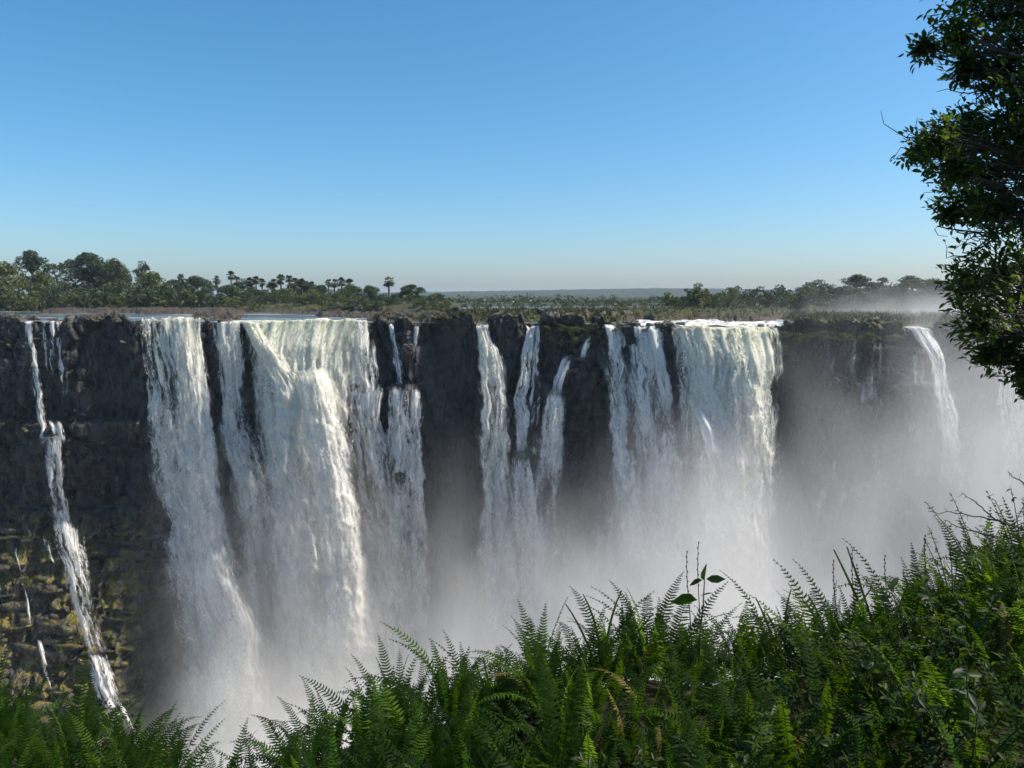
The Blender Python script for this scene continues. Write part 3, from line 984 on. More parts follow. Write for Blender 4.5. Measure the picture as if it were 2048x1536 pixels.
def far_tree(kind, px, ptop, wpx, Y, label, group):
    z = max(ground_z(px, Y), 0.2)
    ztop_ = float(at(px, ptop, Y)[2])
    x = float(at(px, ptop, Y)[0])
    h = ztop_ - z
    sz = h / SIZES[kind] * 0.98
    half = {'tall': 5.8, 'wide': 8.2, 'slim': 3.0, 'round': 5.6, 'open': 6.2, 'broad': 7.2}[kind]
    sx = wpx * Y / FPX / 2 / half
    plant('tree', TREES[kind], x, Y, z - 0.2, sx, sz, rng.uniform(0, 6.28), label, 'tree', group)


GL, GC, GR = 'trees on the far bank above the thin stepped waterfall', 'trees among the palms', 'trees behind the drifting spray'
for kind, px, pt, wp, Y, lab in [
        ('round', 4, 524, 100, 300, 'yellow-green rounded tree at the far left end of the bank'),
        ('tall', 64, 497, 96, 318, 'tallest dark tree standing above the thin stepped waterfall'),
        ('slim', 122, 520, 46, 322, 'slim airy tree between the tallest tree and the big umbrella crown'),
        ('wide', 182, 503, 120, 330, 'big dark tree with a flat umbrella crown'),
        ('broad', 228, 520, 90, 320, 'dark rounded tree leaning against the umbrella crown tree'),
        ('open', 284, 521, 64, 326, 'tree with a small dark top knot above the broad cream waterfall'),
        ('round', 306, 543, 80, 312, 'mid green round tree below the dark top knot tree'),
        ('round', 78, 544, 78, 296, 'bright green domed tree in front of the tallest tree'),
        ('slim', 362, 543, 36, 345, 'small pointed tree before the first palms'),
        ('broad', 392, 553, 84, 350, 'low bluish tree mass beside the first palms'),
        ('broad', 345, 560, 70, 340, 'low dark tree behind the bushes beside the pointed tree')]:
    far_tree(kind, px, pt, wp, Y, lab, GL)
for kind, px, pt, wp, Y, lab in [
        ('broad', 458, 570, 72, 290, 'dark bushy tree under the tallest palm of the grove'),
        ('broad', 510, 578, 80, 292, 'low dark tree below the three-stemmed palms'),
        ('round', 572, 576, 90, 296, 'rounded tree under the densest group of palms'),
        ('broad', 642, 570, 66, 294, 'dark block-shaped tree behind the pale veil waterfall lip'),
        ('broad', 700, 570, 70, 296, 'dark tree below the pair of full-headed palms'),
        ('open', 486, 556, 60, 312, 'airy tree rising behind the three-stemmed palms'),
        ('slim', 540, 560, 40, 315, 'slim tree rising behind the densest group of palms'),
        ('wide', 606, 558, 70, 318, 'flat-topped tree rising behind the small palm standing apart'),
        ('broad', 738, 571, 56, 300, 'dark tree next before the lone tall palm'),
        ('wide', 820, 567, 64, 300, 'spreading tree just beyond the lone tall palm'),
        ('broad', 874, 586, 48, 285, 'low dome tree at the end of the palm bank')]:
    far_tree(kind, px, pt, wp, Y, lab, GC)
for kind, px, pt, wp, Y, lab in [
        ('round', 1362, 597, 56, 300, 'loose pale green tree standing alone behind the white rapids'),
        ('broad', 1444, 598, 46, 310, 'round dark tree behind the great foaming waterfall'),
        ('tall', 1482, 586, 44, 305, 'upright tree next to the round dark one behind the great fall'),
        ('broad', 1545, 592, 100, 300, 'low hazy tree between the upright tree and the open-crowned one'),
        ('open', 1636, 558, 92, 262, 'open-crowned tree with visible limbs in the spray'),
        ('broad', 1596, 586, 96, 275, 'low tree at the foot of the open-crowned tree'),
        ('tall', 1718, 546, 96, 258, 'tallest tree standing in the drifting spray'),
        ('slim', 1766, 550, 52, 256, 'narrow tree just after the tallest one in the spray'),
        ('broad', 1690, 572, 110, 250, 'dense dark tree below the tallest tree in the spray'),
        ('tall', 1822, 548, 88, 250, 'hazy tree before the overhanging foliage'),
        ('broad', 1868, 558, 110, 248, 'hazy dome tree partly behind the overhanging foliage'),
        ('broad', 1790, 572, 110, 246, 'low hazy tree in the thickest of the drifting spray'),
        ('tall', 1920, 560, 80, 250, 'hazy tree mostly hidden by the overhanging foliage')]:
    far_tree(kind, px, pt, wp, Y, lab, GR)

# bushes along the water, three stretches of bank
nb = 0
BZ = [(-40, 430, 278, 304, 64, 7.0, 'green bush in the thicket on the bank above the two cream waterfalls', 'bushes below the big trees'),
      (430, 905, 262, 286, 54, 4.4, 'low green bush along the bank under the palms', 'bushes under the palms'),
      (1330, 1930, 236, 262, 60, 5.4, 'low hazy bush on the bank behind the great foaming waterfall', 'bushes on the misty bank'),
      (905, 1330, 290, 420, 34, 3.2, 'small bush on a distant islet before the blue hill', 'bushes on the distant islets')]
MARKS = [(4, 'the yellow-green end tree'), (64, 'the tallest dark tree'), (122, 'the slim airy tree'), (182, 'the umbrella crown tree'), (232, 'the bare dead tree'), (284, 'the top knot tree'), (345, 'the small pointed tree'), (392, 'the low bluish trees'),
         (434, 'the thin first palm'), (462, 'the tallest palm of the grove'), (512, 'the three-stemmed palms'), (572, 'the densest group of palms'), (623, 'the small palm standing apart'), (662, 'the full-headed palm pair'), (698, 'the last palm of the grove'), (738, 'the dark tree before the lone palm'), (777, 'the lone tall palm'), (820, 'the spreading tree'), (874, 'the low dome tree'),
         (1362, 'the loose pale tree behind the rapids'), (1444, 'the round dark tree'), (1482, 'the upright tree'), (1545, 'the low hazy tree'), (1596, 'the tree foot of the open crown'), (1636, 'the open-crowned tree'), (1718, 'the tallest tree in the spray'), (1766, 'the narrow tree in the spray'), (1822, 'the hazy tree before the foliage'), (1890, 'the hazy dome tree')]
for a, b, y0, y1, n, hh, lab, grp in BZ:
    for k in range(n):
        px = a + (b - a) * (k + rng.uniform(0.1, 0.9)) / n
        Y = rng.uniform(y0, y1)
        z = max(ground_z(px, Y), -0.1)
        s = hh / 5.0 * rng.uniform(0.55, 1.35)
        x = (px - 1024) / FPX * (Y * CP + CZ * SP)
        mark = min(MARKS, key=lambda m_: abs(m_[0] - px))[1]
        size = 'tall' if s > hh / 5 * 1.08 else ('mid-sized' if s > hh / 5 * .8 else 'low')
        lab = size + ' green bush on the far bank below ' + mark if a != 905 else size + ' bush on a distant islet before ' + ('the low end' if px < 1040 else 'the rise' if px < 1190 else 'the top') + ' of the blue hill'
        plant('bush', BUSHES[int(rng.integers(6))], x, Y, z - 0.3, s * rng.uniform(0.8, 1.3), s, rng.uniform(0, 6), lab, 'bush', grp, ('stem', 'foliage'))


def palm_meshes(seed, h, n=22):
    rg = np.random.default_rng(seed)
    tm = Mesher()
    bend = rg.normal(0, 0.03)
    zz = np.linspace(-0.02, 1, 9)
    path = np.array([[bend * h * t * t, 0, t * h] for t in zz])
    tm.add(*tube(path, 0.24 + 0.06 * np.sin(np.pi * zz) - 0.06 * zz, 7))
    top = path[-1]
    cm = Mesher()
    for k in range(n):
        th = 2.4 * k + rg.uniform(-.3, .3)
        el = rg.uniform(-1.1, 1.4)
        d = np.array([math.cos(th) * math.cos(el), math.sin(th) * math.cos(el), math.sin(el)])
        L = rg.uniform(0.8, 1.15)
        e = top + d * L + np.array([0, 0, -0.12])
        cm.add(*tube([top, (top + e) / 2 + [0, 0, 0.06], e], [0.05, 0.04, 0.03], 4))
        side = np.cross(d, [0, 0, 1.0])
        side /= np.linalg.norm(side) + 1e-6
        up = np.cross(side, d)
        for j in range(9):
            a = (j - 4) / 4 * 1.55
            v = d * math.cos(a) + side * math.sin(a)
            r = 0.95 * (1 - 0.12 * abs(a))
            w_ = (side * math.cos(a) - d * math.sin(a)) * 0.14
            tip = e + v * r + np.array([0, 0, -0.22 * r]) + up * 0.04
            mid = e + v * r * 0.55 + up * 0.06
            cm.add([e, mid + w_, tip, mid - w_], [(0, 1, 2, 3)])
    return tm.mesh('trunk', M_BARK, True), cm.mesh('crown', M_PALM)


PG = 'palms in the grove'
for i, (px, pt, Y, lab) in enumerate([
        (434, 551, 300, 'thin palm at the start of the palm grove'), (462, 541, 296, 'tallest palm of the grove, dark full head'), (474, 551, 302, 'palm leaning out beside the tallest of the grove'),
        (500, 553, 300, 'first of the three-stemmed cluster of palms'), (512, 551, 298, 'middle of the three-stemmed cluster of palms'), (524, 555, 302, 'last of the three-stemmed cluster of palms'),
        (548, 556, 304, 'slender palm opening the densest group'), (561, 547, 298, 'highest palm of the densest group'), (577, 549, 300, 'palm second in height in the densest group'), (590, 554, 302, 'palm at the end of the densest group'),
        (603, 556, 300, 'full-headed palm following the densest group'), (623, 561, 306, 'small palm standing apart between two groups'),
        (656, 557, 300, 'first of the full-headed palm pair'), (668, 557, 302, 'second of the full-headed palm pair'), (683, 554, 298, 'palm with a ragged head after the full-headed pair'), (698, 557, 301, 'last palm of the grove before the gap'),
        (777, 551, 290, 'lone tall palm standing clear of the other trees')]):
    z = max(ground_z(px, Y), 0.2)
    p = at(px, pt, Y)
    k2 = (1.0 + .08 * (i % 4)) if px < 777 else 1.32
    pt = pt + [0, 5, -2, 7, 3][i % 5] * (px < 777)
    plant('palm_tree', palm_meshes(60 + i, (p[2] - z - 1.6 * k2) / k2, 30), p[0], Y, z, k2, k2, rng.uniform(0, 6), lab, 'palm tree', PG)

# bare dead branch between the crowns, stump on the islet
dm = Mesher()
for pth, r in (([(0, 0, 0), (0.2, 0, 5), (0.8, 0, 9)], .16), ([(0.4, 0, 6.5), (1.6, 0.3, 9), (2.0, 0.2, 11.5)], .09), ([(0.6, 0, 8), (-0.4, 0, 10), (-1.2, 0, 11.6)], .08), ([(1.6, .3, 9), (3.0, .2, 10.5)], .05), ([(-.4, 0, 10), (.2, 0, 12.2)], .05)):
    pth = np.array(pth, float)
    dm.add(*tube(pth, np.linspace(r, r * 0.4, len(pth)), 5))
p = at(246, 600, 322)
set_props(link('dead_tree', dm.mesh('dead_tree', M_BARK, True), None, (p[0], 322, 2.6)), 'bare dead tree forking above the dark crowns', 'tree', GL)
V, F = tube([(0, 0, -0.4), (0.05, 0, 0.9), (0.12, 0, 1.9)], [0.2, 0.17, 0.13], 6)
p = at(1208, 640, 178)
set_props(link('tree_stump', mesh_from('tree_stump', V, F, M_BARK, True), None, (p[0], 178, max(0.6, ground_z(1208, 178)))), 'dark upright stump on the grassy islet before the rapids', 'stump')

# grass on the islets and along the lip: nobody could count it
gv, gn = [], 0
N = 15000
gpx = rng.uniform(-60, 1990, N)
glip = np.interp(gpx, LIP_PX, LIP_Y)
gY = glip + rng.exponential(26, N) + 0.3
gh, gveg = land(gpx, gY, glip)
keep = (gh > 0.15) & (rng.random(N) < gveg * 0.95 + 0.05)
gpx, gY, gh = gpx[keep], gY[keep], gh[keep]
k = len(gpx)
gX = (gpx - 1024) / FPX * (gY * CP + CZ * SP)
B = np.stack([gX, gY, gh - 0.08], -1)
blades = []
for j in range(5):
    d = rng.normal(0, 0.22, (k, 3))
    hgt = rng.uniform(0.25, 0.75, k)
    tip = B + d + np.stack([0 * hgt, 0 * hgt, hgt], -1)
    sd = np.stack([rng.uniform(0.05, 0.12, k), rng.normal(0, .04, k), 0 * hgt], -1)
    o_ = rng.normal(0, 0.25, (k, 3)) * np.array([1, 1, 0])
    blades.append(np.stack([B + o_ - sd, B + o_ + sd, tip + o_], 1))
V = np.concatenate(blades).reshape(-1, 3)
lpx, lpy = rng.uniform(-20, 335, 2600), rng.uniform(1055, 1470, 2600)      # tufts on the mossy steps
lk = (fbm(lpx / 60, lpy / 26, 801, 3) > 0.53) & ~((lpx > 245) & (lpy > 1230))
lpx, lpy = lpx[lk], lpy[lk]
Yl = np.full(len(lpx), 148.0)
for _ in range(7):
    ql = at(lpx, lpy, Yl)
    Yl = 0.5 * Yl + 0.5 * cliff_y(ql[:, 0], ql[:, 2])
Bl = np.stack([ql[:, 0], Yl - 0.1, ql[:, 2]], -1)
for j in range(4):
    kk = len(Bl)
    o_ = rng.normal(0, .3, (kk, 3))
    tip = Bl + o_ + np.stack([rng.normal(0, .12, kk), -rng.uniform(.1, .4, kk), rng.uniform(-.15, .35, kk)], -1)
    sd = np.stack([rng.uniform(.06, .14, kk), 0 * Yl, rng.normal(0, .04, kk)], -1)
    V = np.concatenate([V, np.stack([Bl + o_ - sd, Bl + o_ + sd, tip], 1).reshape(-1, 3)])
set_props(link('grass', mesh_from('grass', V, np.arange(len(V)).reshape(-1, 3), M_GRASS)), 'dry grass on the islets above the falls', None, None, 'stuff')
# overhanging plants on the dark wall beside the crooked waterfall
for px, py, s in ((1098, 650, .5), (1120, 655, .6), (1140, 662, .65), (1150, 676, .5), (1166, 652, .5), (1190, 650, .45), (1236, 652, .4), (1296, 656, .4), (1580, 664, .5), (1606, 672, .5), (1640, 668, .6), (1690, 672, .6), (1740, 670, .55), (1790, 672, .5)):
    q = at(px, py, 146)
    Y = float(lip_y(q[0])) - 0.6
    q = at(px, py, Y)
    plant('bush', BUSHES[int(rng.integers(6))], q[0], Y, q[2] - 1.0, s, s * .55, rng.uniform(0, 6), 'dark low bush hanging over the lip of the cliff', 'bush', 'bushes on the lip', ('stem', 'foliage'))

# ------------------------------------------------------------------ far wood, hill and masts
M_WOOD = mat_leaf('far_wood', (0.02, 0.035, 0.018), (0.05, 0.065, 0.025), 0.15, 0.02)
cen, rad = [], []
for k in range(2300):
    px = rng.uniform(-100, 2150)
    Y = rng.choice([rng.uniform(440, 560), rng.uniform(640, 1250)])
    r = rng.uniform(2.0, 3.6) * (1 + Y / 1600)
    top_ = rng.uniform(1.2, 3.4) + (2.6 if rng.random() < .08 else 0) + Y / 1000
    cen.append(np.array([(px - 1024) / FPX * Y, Y, top_ - r * .8]))
    rad.append(r)
V, F = leaf_cloud(rng, cen, rad, 5.5, 0.75, 0.95)
set_props(link('forest', mesh_from('forest', V, F, M_WOOD)), 'hazy belt of woodland across the river', None, None, 'stuff')

hx = np.linspace(-2600, 2600, 520)
hy = np.concatenate([np.linspace(2000, 4200, 70), np.linspace(4300, 9000, 12)])
HX, HY = np.meshgrid(hx, hy)
pxh = 1024 + FPX * HX / HY
ridge = np.interp(pxh, [-400, 600, 880, 1000, 1150, 1300, 1420, 1550, 1650, 1800, 2400], [12, 18, 27, 31, 37, 43, 41, 35, 28, 22, 16])
HZ = ridge * sstep(2000, 3600, HY) * sstep(9500, 4500, HY) + (fbm(HX / 26, HY / 40, 300, 3) - 0.5) * 9 * sstep(2000, 2400, HY)
hill = link('hill', grid_mesh('hill', np.stack([HX, HY, HZ], -1), mat_far('wooded_hill', (0.016, 0.028, 0.02), (0.045, 0.06, 0.03), 0.03), True))
set_props(hill, 'long low wooded hill on the horizon', None, None, 'structure')
M_STEEL = NT('steel')
M_STEEL = M_STEEL.surface(bsdf(M_STEEL, (0.12, 0.12, 0.13), 0.6, 0.3))
for px, pt, lab in ((914, 583, 'thin mast at the low end of the hill'), (1040, 585, 'shortest mast on the rising part of the hill'), (1163, 576, 'lattice mast on the middle of the hill'), (1285, 576, 'lattice mast on the top of the hill'), (1429, 576, 'lattice mast on the falling end of the hill')):
    Y = 3600.0
    zb = float(np.interp(px, [-400, 600, 880, 1000, 1150, 1300, 1420, 1550], [12, 18, 27, 31, 37, 43, 41, 35]))
    x = (px - 1024) / FPX * Y
    zt = float(at(px, pt, Y)[2])
    h = zt - zb
    mm = Mesher()
    for sx_, sy_ in ((-1, -1), (1, -1), (1, 1), (-1, 1)):
        mm.add(*tube([(sx_ * 1.5, sy_ * 1.5, -4), (sx_ * .9, sy_ * .9, h * .6), (sx_ * .35, sy_ * .35, h)], [.42, .36, .3], 4))
    for f in (0.3, 0.5, 0.7, 0.85, 0.97):
        w_ = 1.5 - 1.15 * f
        for a, b in (((-w_, -w_), (w_, -w_)), ((w_, -w_), (w_, w_)), ((w_, w_), (-w_, w_)), ((-w_, w_), (-w_, -w_))):
            mm.add(*tube([(a[0], a[1], f * h), (b[0], b[1], f * h)], [.25, .25], 4))
    root = empty('mast', (x, Y, zb))
    set_props(root, lab, 'mast', 'masts on the hill')
    link('lattice_tower', mm.mesh('lattice_tower', M_STEEL), root)
    for f in (.78, .93):
        V, F = tube([(-3.2 * (1.2 - f) - 1.2, 0, f * h), (3.2 * (1.2 - f) + 1.2, 0, f * h)], [.3, .3], 4)
        link('cross_arm', mesh_from('cross_arm', V, F, M_STEEL), root)

# ------------------------------------------------------------------ the viewer's bank
SIL = np.array([(-300, 1380), (0, 1395), (200, 1390), (270, 1440), (330, 1510), (480, 1515), (560, 1445), (650, 1375), (800, 1325), (900, 1305), (1000, 1315), (1060, 1270), (1200, 1230), (1300, 1205), (1420, 1225), (1500, 1205),
                (1600, 1205), (1720, 1175), (1800, 1158), (1900, 1100), (1980, 1064), (2048, 1042), (2300, 960)], float)
YE = 4.2
EDGE = at(SIL[:, 0], SIL[:, 1], YE)[:, 2] - 0.44


def bank_z(x, y):
    x, y = np.broadcast_arrays(np.asarray(x, float), np.asarray(y, float))
    px = 1024 + FPX * x / np.maximum(y, 2.2)
    e = np.interp(np.clip(px, -300, 2300), SIL[:, 0], EDGE)
    t = np.clip((y - 1.2) / (YE - 1.2), 0, 1)
    z = (CZ - 1.68) + (e - (CZ - 1.68)) * t ** 0.9
    z = z - np.clip(y - YE, 0, 1.6) * 0.55 - np.clip(y - 5.8, 0, 100) * 3.0
    z = z + 0.10 * (fbm(x / 0.7, y / 0.7, 400, 3) - 0.5)
    return np.maximum(z, -94.0)


bx = np.concatenate([np.linspace(-160, -9, 40), np.linspace(-8.8, 8.8, 120), np.linspace(9, 160, 40)])
by = np.concatenate([np.linspace(-120, -1, 20), np.linspace(-0.8, 6.2, 60), np.linspace(6.4, 39, 40)])
BX, BY = np.meshgrid(bx, by)
bank = link('ground', grid_mesh('ground', np.stack([BX, BY, bank_z(BX, BY)], -1), M_SOIL, True))
set_props(bank, 'dark soil of the bank under the ferns', None, None, 'structure')

M_FERN = mat_leaf('fern', (0.0035, 0.011, 0.0018), (0.013, 0.034, 0.003), 0.45, 2.5, 0.6, 0.08, (0.085, 0.17, 0.006))
M_FERN3 = mat_leaf('fern_lit', (0.026, 0.07, 0.006), (0.06, 0.12, 0.012), 0.5, 2.5, 0.6, 0.1, (0.20, 0.36, 0.018))  # bright yellow-green version of the fern colour, painted as if sunlit
M_FERN2 = mat_leaf('fern_dry', (0.10, 0.085, 0.02), (0.2, 0.15, 0.04), 0.4, 2.5, 0.6, 0.2)
M_BROAD = mat_leaf('broad_leaf', (0.008, 0.020, 0.006), (0.032, 0.058, 0.012), 0.40, 3.0, 0.5, 0.25, (0.12, 0.21, 0.015))
M_STALK = mat_bark('stalk', (0.03, 0.045, 0.015), (0.07, 0.08, 0.03))
M_TWIG = mat_bark('twig', (0.03, 0.025, 0.02), (0.09, 0.075, 0.06))


def frond_mesh(name, seed, L, th0, th1, pairs, mat, plen=0.052, curl=1.6, side=0.0):
    """a sword-fern frond: arching midrib with leaflets set like a comb"""
    rg = np.random.default_rng(seed)
    n = 13
    s = np.linspace(0, 1, n)
    th = R(th0) + R(th1 - th0) * s ** curl
    dx, dz = np.sin(th) * L / (n - 1), np.cos(th) * L / (n - 1)
    path = np.stack([np.concatenate([[0], np.cumsum(dx[:-1])]), side * L * s ** 2, np.concatenate([[0], np.cumsum(dz[:-1])])], -1)
    m = Mesher()
    m.add(*tube(path, np.linspace(0.0032, 0.0009, n), 3))
    for k in range(pairs):
        f = 0.13 + 0.87 * (k + 0.5) / pairs
        p = np.array([np.interp(f, s, path[:, c]) for c in range(3)])
        q = np.array([np.interp(min(1, f + .03), s, path[:, c]) for c in range(3)])
        q0 = np.array([np.interp(max(0, f - .03), s, path[:, c]) for c in range(3)])
        T = q - q0
        T /= np.linalg.norm(T)
        S0 = np.array([0, 1.0, 0])
        Nn = np.cross(T, S0)
        env = min(1, 0.45 + 1.9 * (f - 0.13)) * (1 - max(0, (f - 0.45) / 0.56) ** 1.7) + 0.05
        l = plen * env * rg.uniform(0.88, 1.08)
        wd = 0.0066 * (0.55 + 0.45 * env)
        for sg in (-1, 1):
            if rg.random() < 0.02:
                continue
            dirv = S0 * sg * 0.95 + T * rg.normal(0.30, 0.06) - Nn * rg.normal(0.10, 0.12)
            dirv /= np.linalg.norm(dirv)
            a = p + T * rg.normal(0, .001)
            mid = a + dirv * l * 0.5 + Nn * 0.003
            tip = a + dirv * l + T * l * 0.12 - Nn * l * 0.10
            m.add([a - T * wd * .75, a + T * wd * .75, mid + T * wd, tip, mid - T * wd], [(0, 1, 2), (0, 2, 4), (4, 2, 3)])
    return m.mesh(name, mat)


FRONDS = []
for k in range(14):
    up = k % 3
    FRONDS.append(frond_mesh('frond', 500 + k, 0.50 + 0.32 * ((k * 7) % 10) / 10, [4, 14, 26][up] + (k % 4) * 2, [26, 66, 112][up] + (k * 13) % 22, 27 + (k * 5) % 8, M_FERN, 0.048 + 0.012 * (k % 3) / 2, 1.5 + 0.5 * (k % 2), 0.10 * ((k % 5) - 2) / 2))
DRYFRONDS = [frond_mesh('frond', 540 + k, 0.5 + .08 * k, 8 + 8 * k, 40 + 40 * k, 34, M_FERN2) for k in range(3)]

LIT_FRONDS = []  # copies of some fronds in the sunlit-looking colour
for me_ in FRONDS[::2]:
    y_ = me_.copy()
    y_.materials[0] = M_FERN3
    LIT_FRONDS.append(y_)
frng = random.Random(11)
FERN_ZONES = [(-400, 120, 'sword fern below the thin stepped waterfall'), (120, 300, 'sword fern below the bare dark wall'), (300, 480, 'sword fern in the dip of the bank'),
              (480, 640, 'sword fern below the brightest waterfall foot'), (640, 800, 'sword fern below the thickest waterfall'), (800, 960, 'sword fern below the smooth dark wall'),
              (960, 1120, 'sword fern below the notch waterfall'), (1120, 1280, 'sword fern below the crooked waterfall'), (1280, 1440, 'sword fern around the leafy stalk'),
              (1440, 1600, 'sword fern below the great foaming waterfall'), (1600, 1780, 'sword fern around the seed stalks'), (1780, 2600, 'shaded sword fern on the rising bank under the tree')]
FERN_ROWS = ((2.75, 'lowest row by the bottom edge'), (3.25, 'second row up the slope'), (3.8, 'third row up the slope'), (4.3, 'fourth row near the brink'), (9.0, 'outermost row against the gorge'))
spots = []
tries = 0
while len(spots) < 290 and tries < 9000:
    tries += 1
    y = 2.15 + 2.9 * frng.random() ** 0.8
    x = frng.uniform(-0.78, 0.78) * y
    if any((x - a) ** 2 + (y - b) ** 2 < 0.018 for a, b in spots):
        continue
    spots.append((x, y))
for x, y in spots:
    px = 1024 + FPX * x / y
    far = y > 3.7
    lab = next(l for a, b, l in FERN_ZONES if a <= px < b or b == 2600)
    o = empty('fern', (x, y, float(bank_z(x, y)) - 0.02), frng.uniform(0, 6.28))
    s = frng.uniform(0.62, 0.92) * (1.02 if far else 0.92) * (1.16 if frng.random() < .12 else 1)
    o.scale = (s, s, s)
    set_props(o, lab + ', ' + next(w_ for q_, w_ in FERN_ROWS if y < q_), 'fern', 'sword ferns on the bank')
    nf = frng.randint(7, 10)
    for j in range(nf):
        u_ = frng.random()
        me = frng.choice(FRONDS if u_ > .17 else (LIT_FRONDS if u_ > 0.02 else DRYFRONDS))
        f = link('frond', me, o)
        f.rotation_euler = (frng.gauss(0, .10), frng.gauss(0, .10), 2.4 * j + frng.uniform(-.4, .4))
        k = frng.uniform(.8, 1.12)
        f.scale = (k, k, k)


def leaf_shape(L, W, fold=0.18, droop=0.15):
    V = np.array([(0, 0, 0), (L * .3, W * .42, fold * W), (L * .6, W * .45, fold * W - droop * L * .3), (L, 0, -droop * L), (L * .6, -W * .45, fold * W - droop * L * .3), (L * .3, -W * .42, fold * W), (L * .45, 0, -.02 * L)])
    F = np.array([(0, 6, 1), (1, 6, 2), (2, 6, 3), (3, 6, 4), (4, 6, 5), (5, 6, 0)])
    return V, F


def frame_from(d, roll):
    """rotation whose x axis is d"""
    d = Vector(d).normalized()
    return d.to_track_quat('X', 'Z').to_matrix() @ Matrix.Rotation(roll, 3, 'X')


LV, LF = leaf_shape(0.076, 0.032)
LEAF = mesh_from('leaf', LV, LF, M_BROAD)


def many_leaves(name, P0, D, roll, scale, mat, parent=None, V0=LV, F0=LF):
    """joined leaves: one mesh"""
    k = len(P0)
    D = np.asarray(D, float)
    D = D / (np.linalg.norm(D, axis=1, keepdims=True) + 1e-9)
    S = np.cross(np.array([0, 0, 1.0])[None, :], D)
    S /= np.linalg.norm(S, axis=1, keepdims=True) + 1e-6
    N_ = np.cross(D, S)
    c, s = np.cos(roll)[:, None], np.sin(roll)[:, None]
    S, N_ = S * c + N_ * s, N_ * c - S * s
    V = P0[:, None, :] + scale[:, None, None] * (V0[None, :, 0:1] * D[:, None, :] + V0[None, :, 1:2] * S[:, None, :] + V0[None, :, 2:3] * N_[:, None, :])
    F = (np.arange(k) * len(V0))[:, None, None] + F0[None]
    return mesh_from(name, V.reshape(-1, 3), F.reshape(-1, 3), mat)


# ---- the overhanging tree
tree = empty('overhanging_tree', (6.3, 7.4, float(bank_z(6.3, 7.4)) + 0.0))
tree.location = (6.3, 6.2, float(bank_z(6.3, 5.4)) - .3)
set_props(tree, 'dark leafy tree overhanging the gorge, its branches reaching into view', 'tree')
TO = np.array(tree.location)
trg = np.random.default_rng(77)
CL_PX = [(1985, 35, 90), (1905, 62, 44), (1842, 92, 28), (2010, 140, 82), (1930, 130, 40), (2010, 235, 105), (1925, 262, 62), (1868, 282, 52), (1832, 300, 36), (2000, 335, 125), (1905, 335, 58), (1940, 395, 70), (2052, 440, 74), (1895, 424, 24), (1985, 415, 40),
         (1990, 540, 92), (1932, 558, 52), (2030, 620, 110), (1950, 640, 56), (2000, 690, 62), (2040, 730, 46), (1968, 706, 34), (2050, 770, 22)]
for k in range(30):
    CL_PX.append((trg.uniform(2075, 2420), trg.uniform(-280, 760), trg.uniform(80, 130)))
for k in range(16):
    CL_PX.append((trg.uniform(1980, 2500), trg.uniform(-520, -60), trg.uniform(90, 140)))
P0, D0 = [], []
wood = Mesher()
trunk_top = np.array([6.1, 6.4, 9.6])
tp = np.array([[6.3, 6.2, TO[2]], [6.25, 6.25, 3.5], [6.1, 6.3, 5.6], [6.15, 6.35, 7.6], trunk_top])
wood_trunk = Mesher()
wood_trunk.add(*tube(tp - TO, [.24, .2, .17, .13, .07], 9))
limbs = []
tips_all = []
for ci, (px, py, r) in enumerate(CL_PX):
    Y = 6.0 + trg.uniform(-0.5, 0.9)
    c = at(px, py, Y)
    rad = r * Y / FPX
    zi = np.clip(c[2] - 1.2 + 0.4 * trg.normal(), 3.4, 9.2)
    s0 = np.array([np.interp(zi, tp[:, 2], tp[:, i]) for i in range(3)])
    m = (s0 + c) / 2 + np.array([0, 0, 0.35])
    pp = np.array([(1 - t) ** 2 * s0 + 2 * t * (1 - t) * m + t * t * c for t in np.linspace(0, 1, 8)])
    pp[1:-1] += trg.normal(0, .04, (6, 3))
    if ci % 3 == 0 or r < 60:
        V, F = tube(pp - TO, np.linspace(0.045 if r > 60 else .03, 0.008, 8), 6)
        limbs.append((V, F))
    nt = int(42 + 640 * rad * rad)
    for j in range(nt):
        d = trg.normal(size=3)
        d /= np.linalg.norm(d)
        rr = rad * (0.28 + 0.92 * trg.random() ** 0.5)
        tip = c + d * rr * np.array([1, 1, .95])
        st = pp[int(trg.integers(5, 8))]
        if trg.random() < 0.55:
            wood.add(*tube(np.array([st, (st + tip) / 2 + trg.normal(0, .03, 3), tip]) - TO, [.006, .004, .0025], 3))
        ax = (tip - c) / (np.linalg.norm(tip - c) + 1e-6) + np.array([-.25, 0, .25])
        for q in range(int(trg.integers(5, 9))):
            dd = ax * 0.7 + trg.normal(0, .75, 3)
            P0.append(tip - TO - ax * .20 * trg.random() + trg.normal(0, .02, 3))
            D0.append(dd)
for px0, py0, px1, py1 in ((1985, 465, 1890, 455), (1985, 470, 1905, 480), (1990, 475, 1930, 492), (1990, 180, 1868, 185), (1990, 165, 1886, 160), (1985, 190, 1905, 170), (2010, 460, 1940, 455), (1900, 250, 1812, 240)):
    a, b = at(px0, py0, 6.1), at(px1, py1, 6.0)          # bare twigs
    for q in range(4):
        e = b + trg.normal(0, .10, 3) + (a - b) * trg.uniform(0, .45)
        sag = trg.normal(0, .09, 3)
        pt = np.array([a + (e - a) * t_ + sag * math.sin(math.pi * t_) + trg.normal(0, .012, 3) for t_ in np.linspace(0, 1, 7)])
        wood.add(*tube(pt - TO, np.linspace(.007, .0018, 7), 4))
P0, D0 = np.array(P0), np.array(D0)
rolls, scl = trg.normal(0, .6, len(P0)), trg.uniform(.35, 1.15, len(P0))
pw = P0 + TO
ppx, ppy = to_px(pw[:, 0], pw[:, 1], pw[:, 2])
inview = (ppx < 2040) & (ppy > 0)
score = np.where(inview, pw[:, 1] + 0.002 * np.maximum(0, ppx - 1850), 99)
sel = np.argsort(score)[:300]
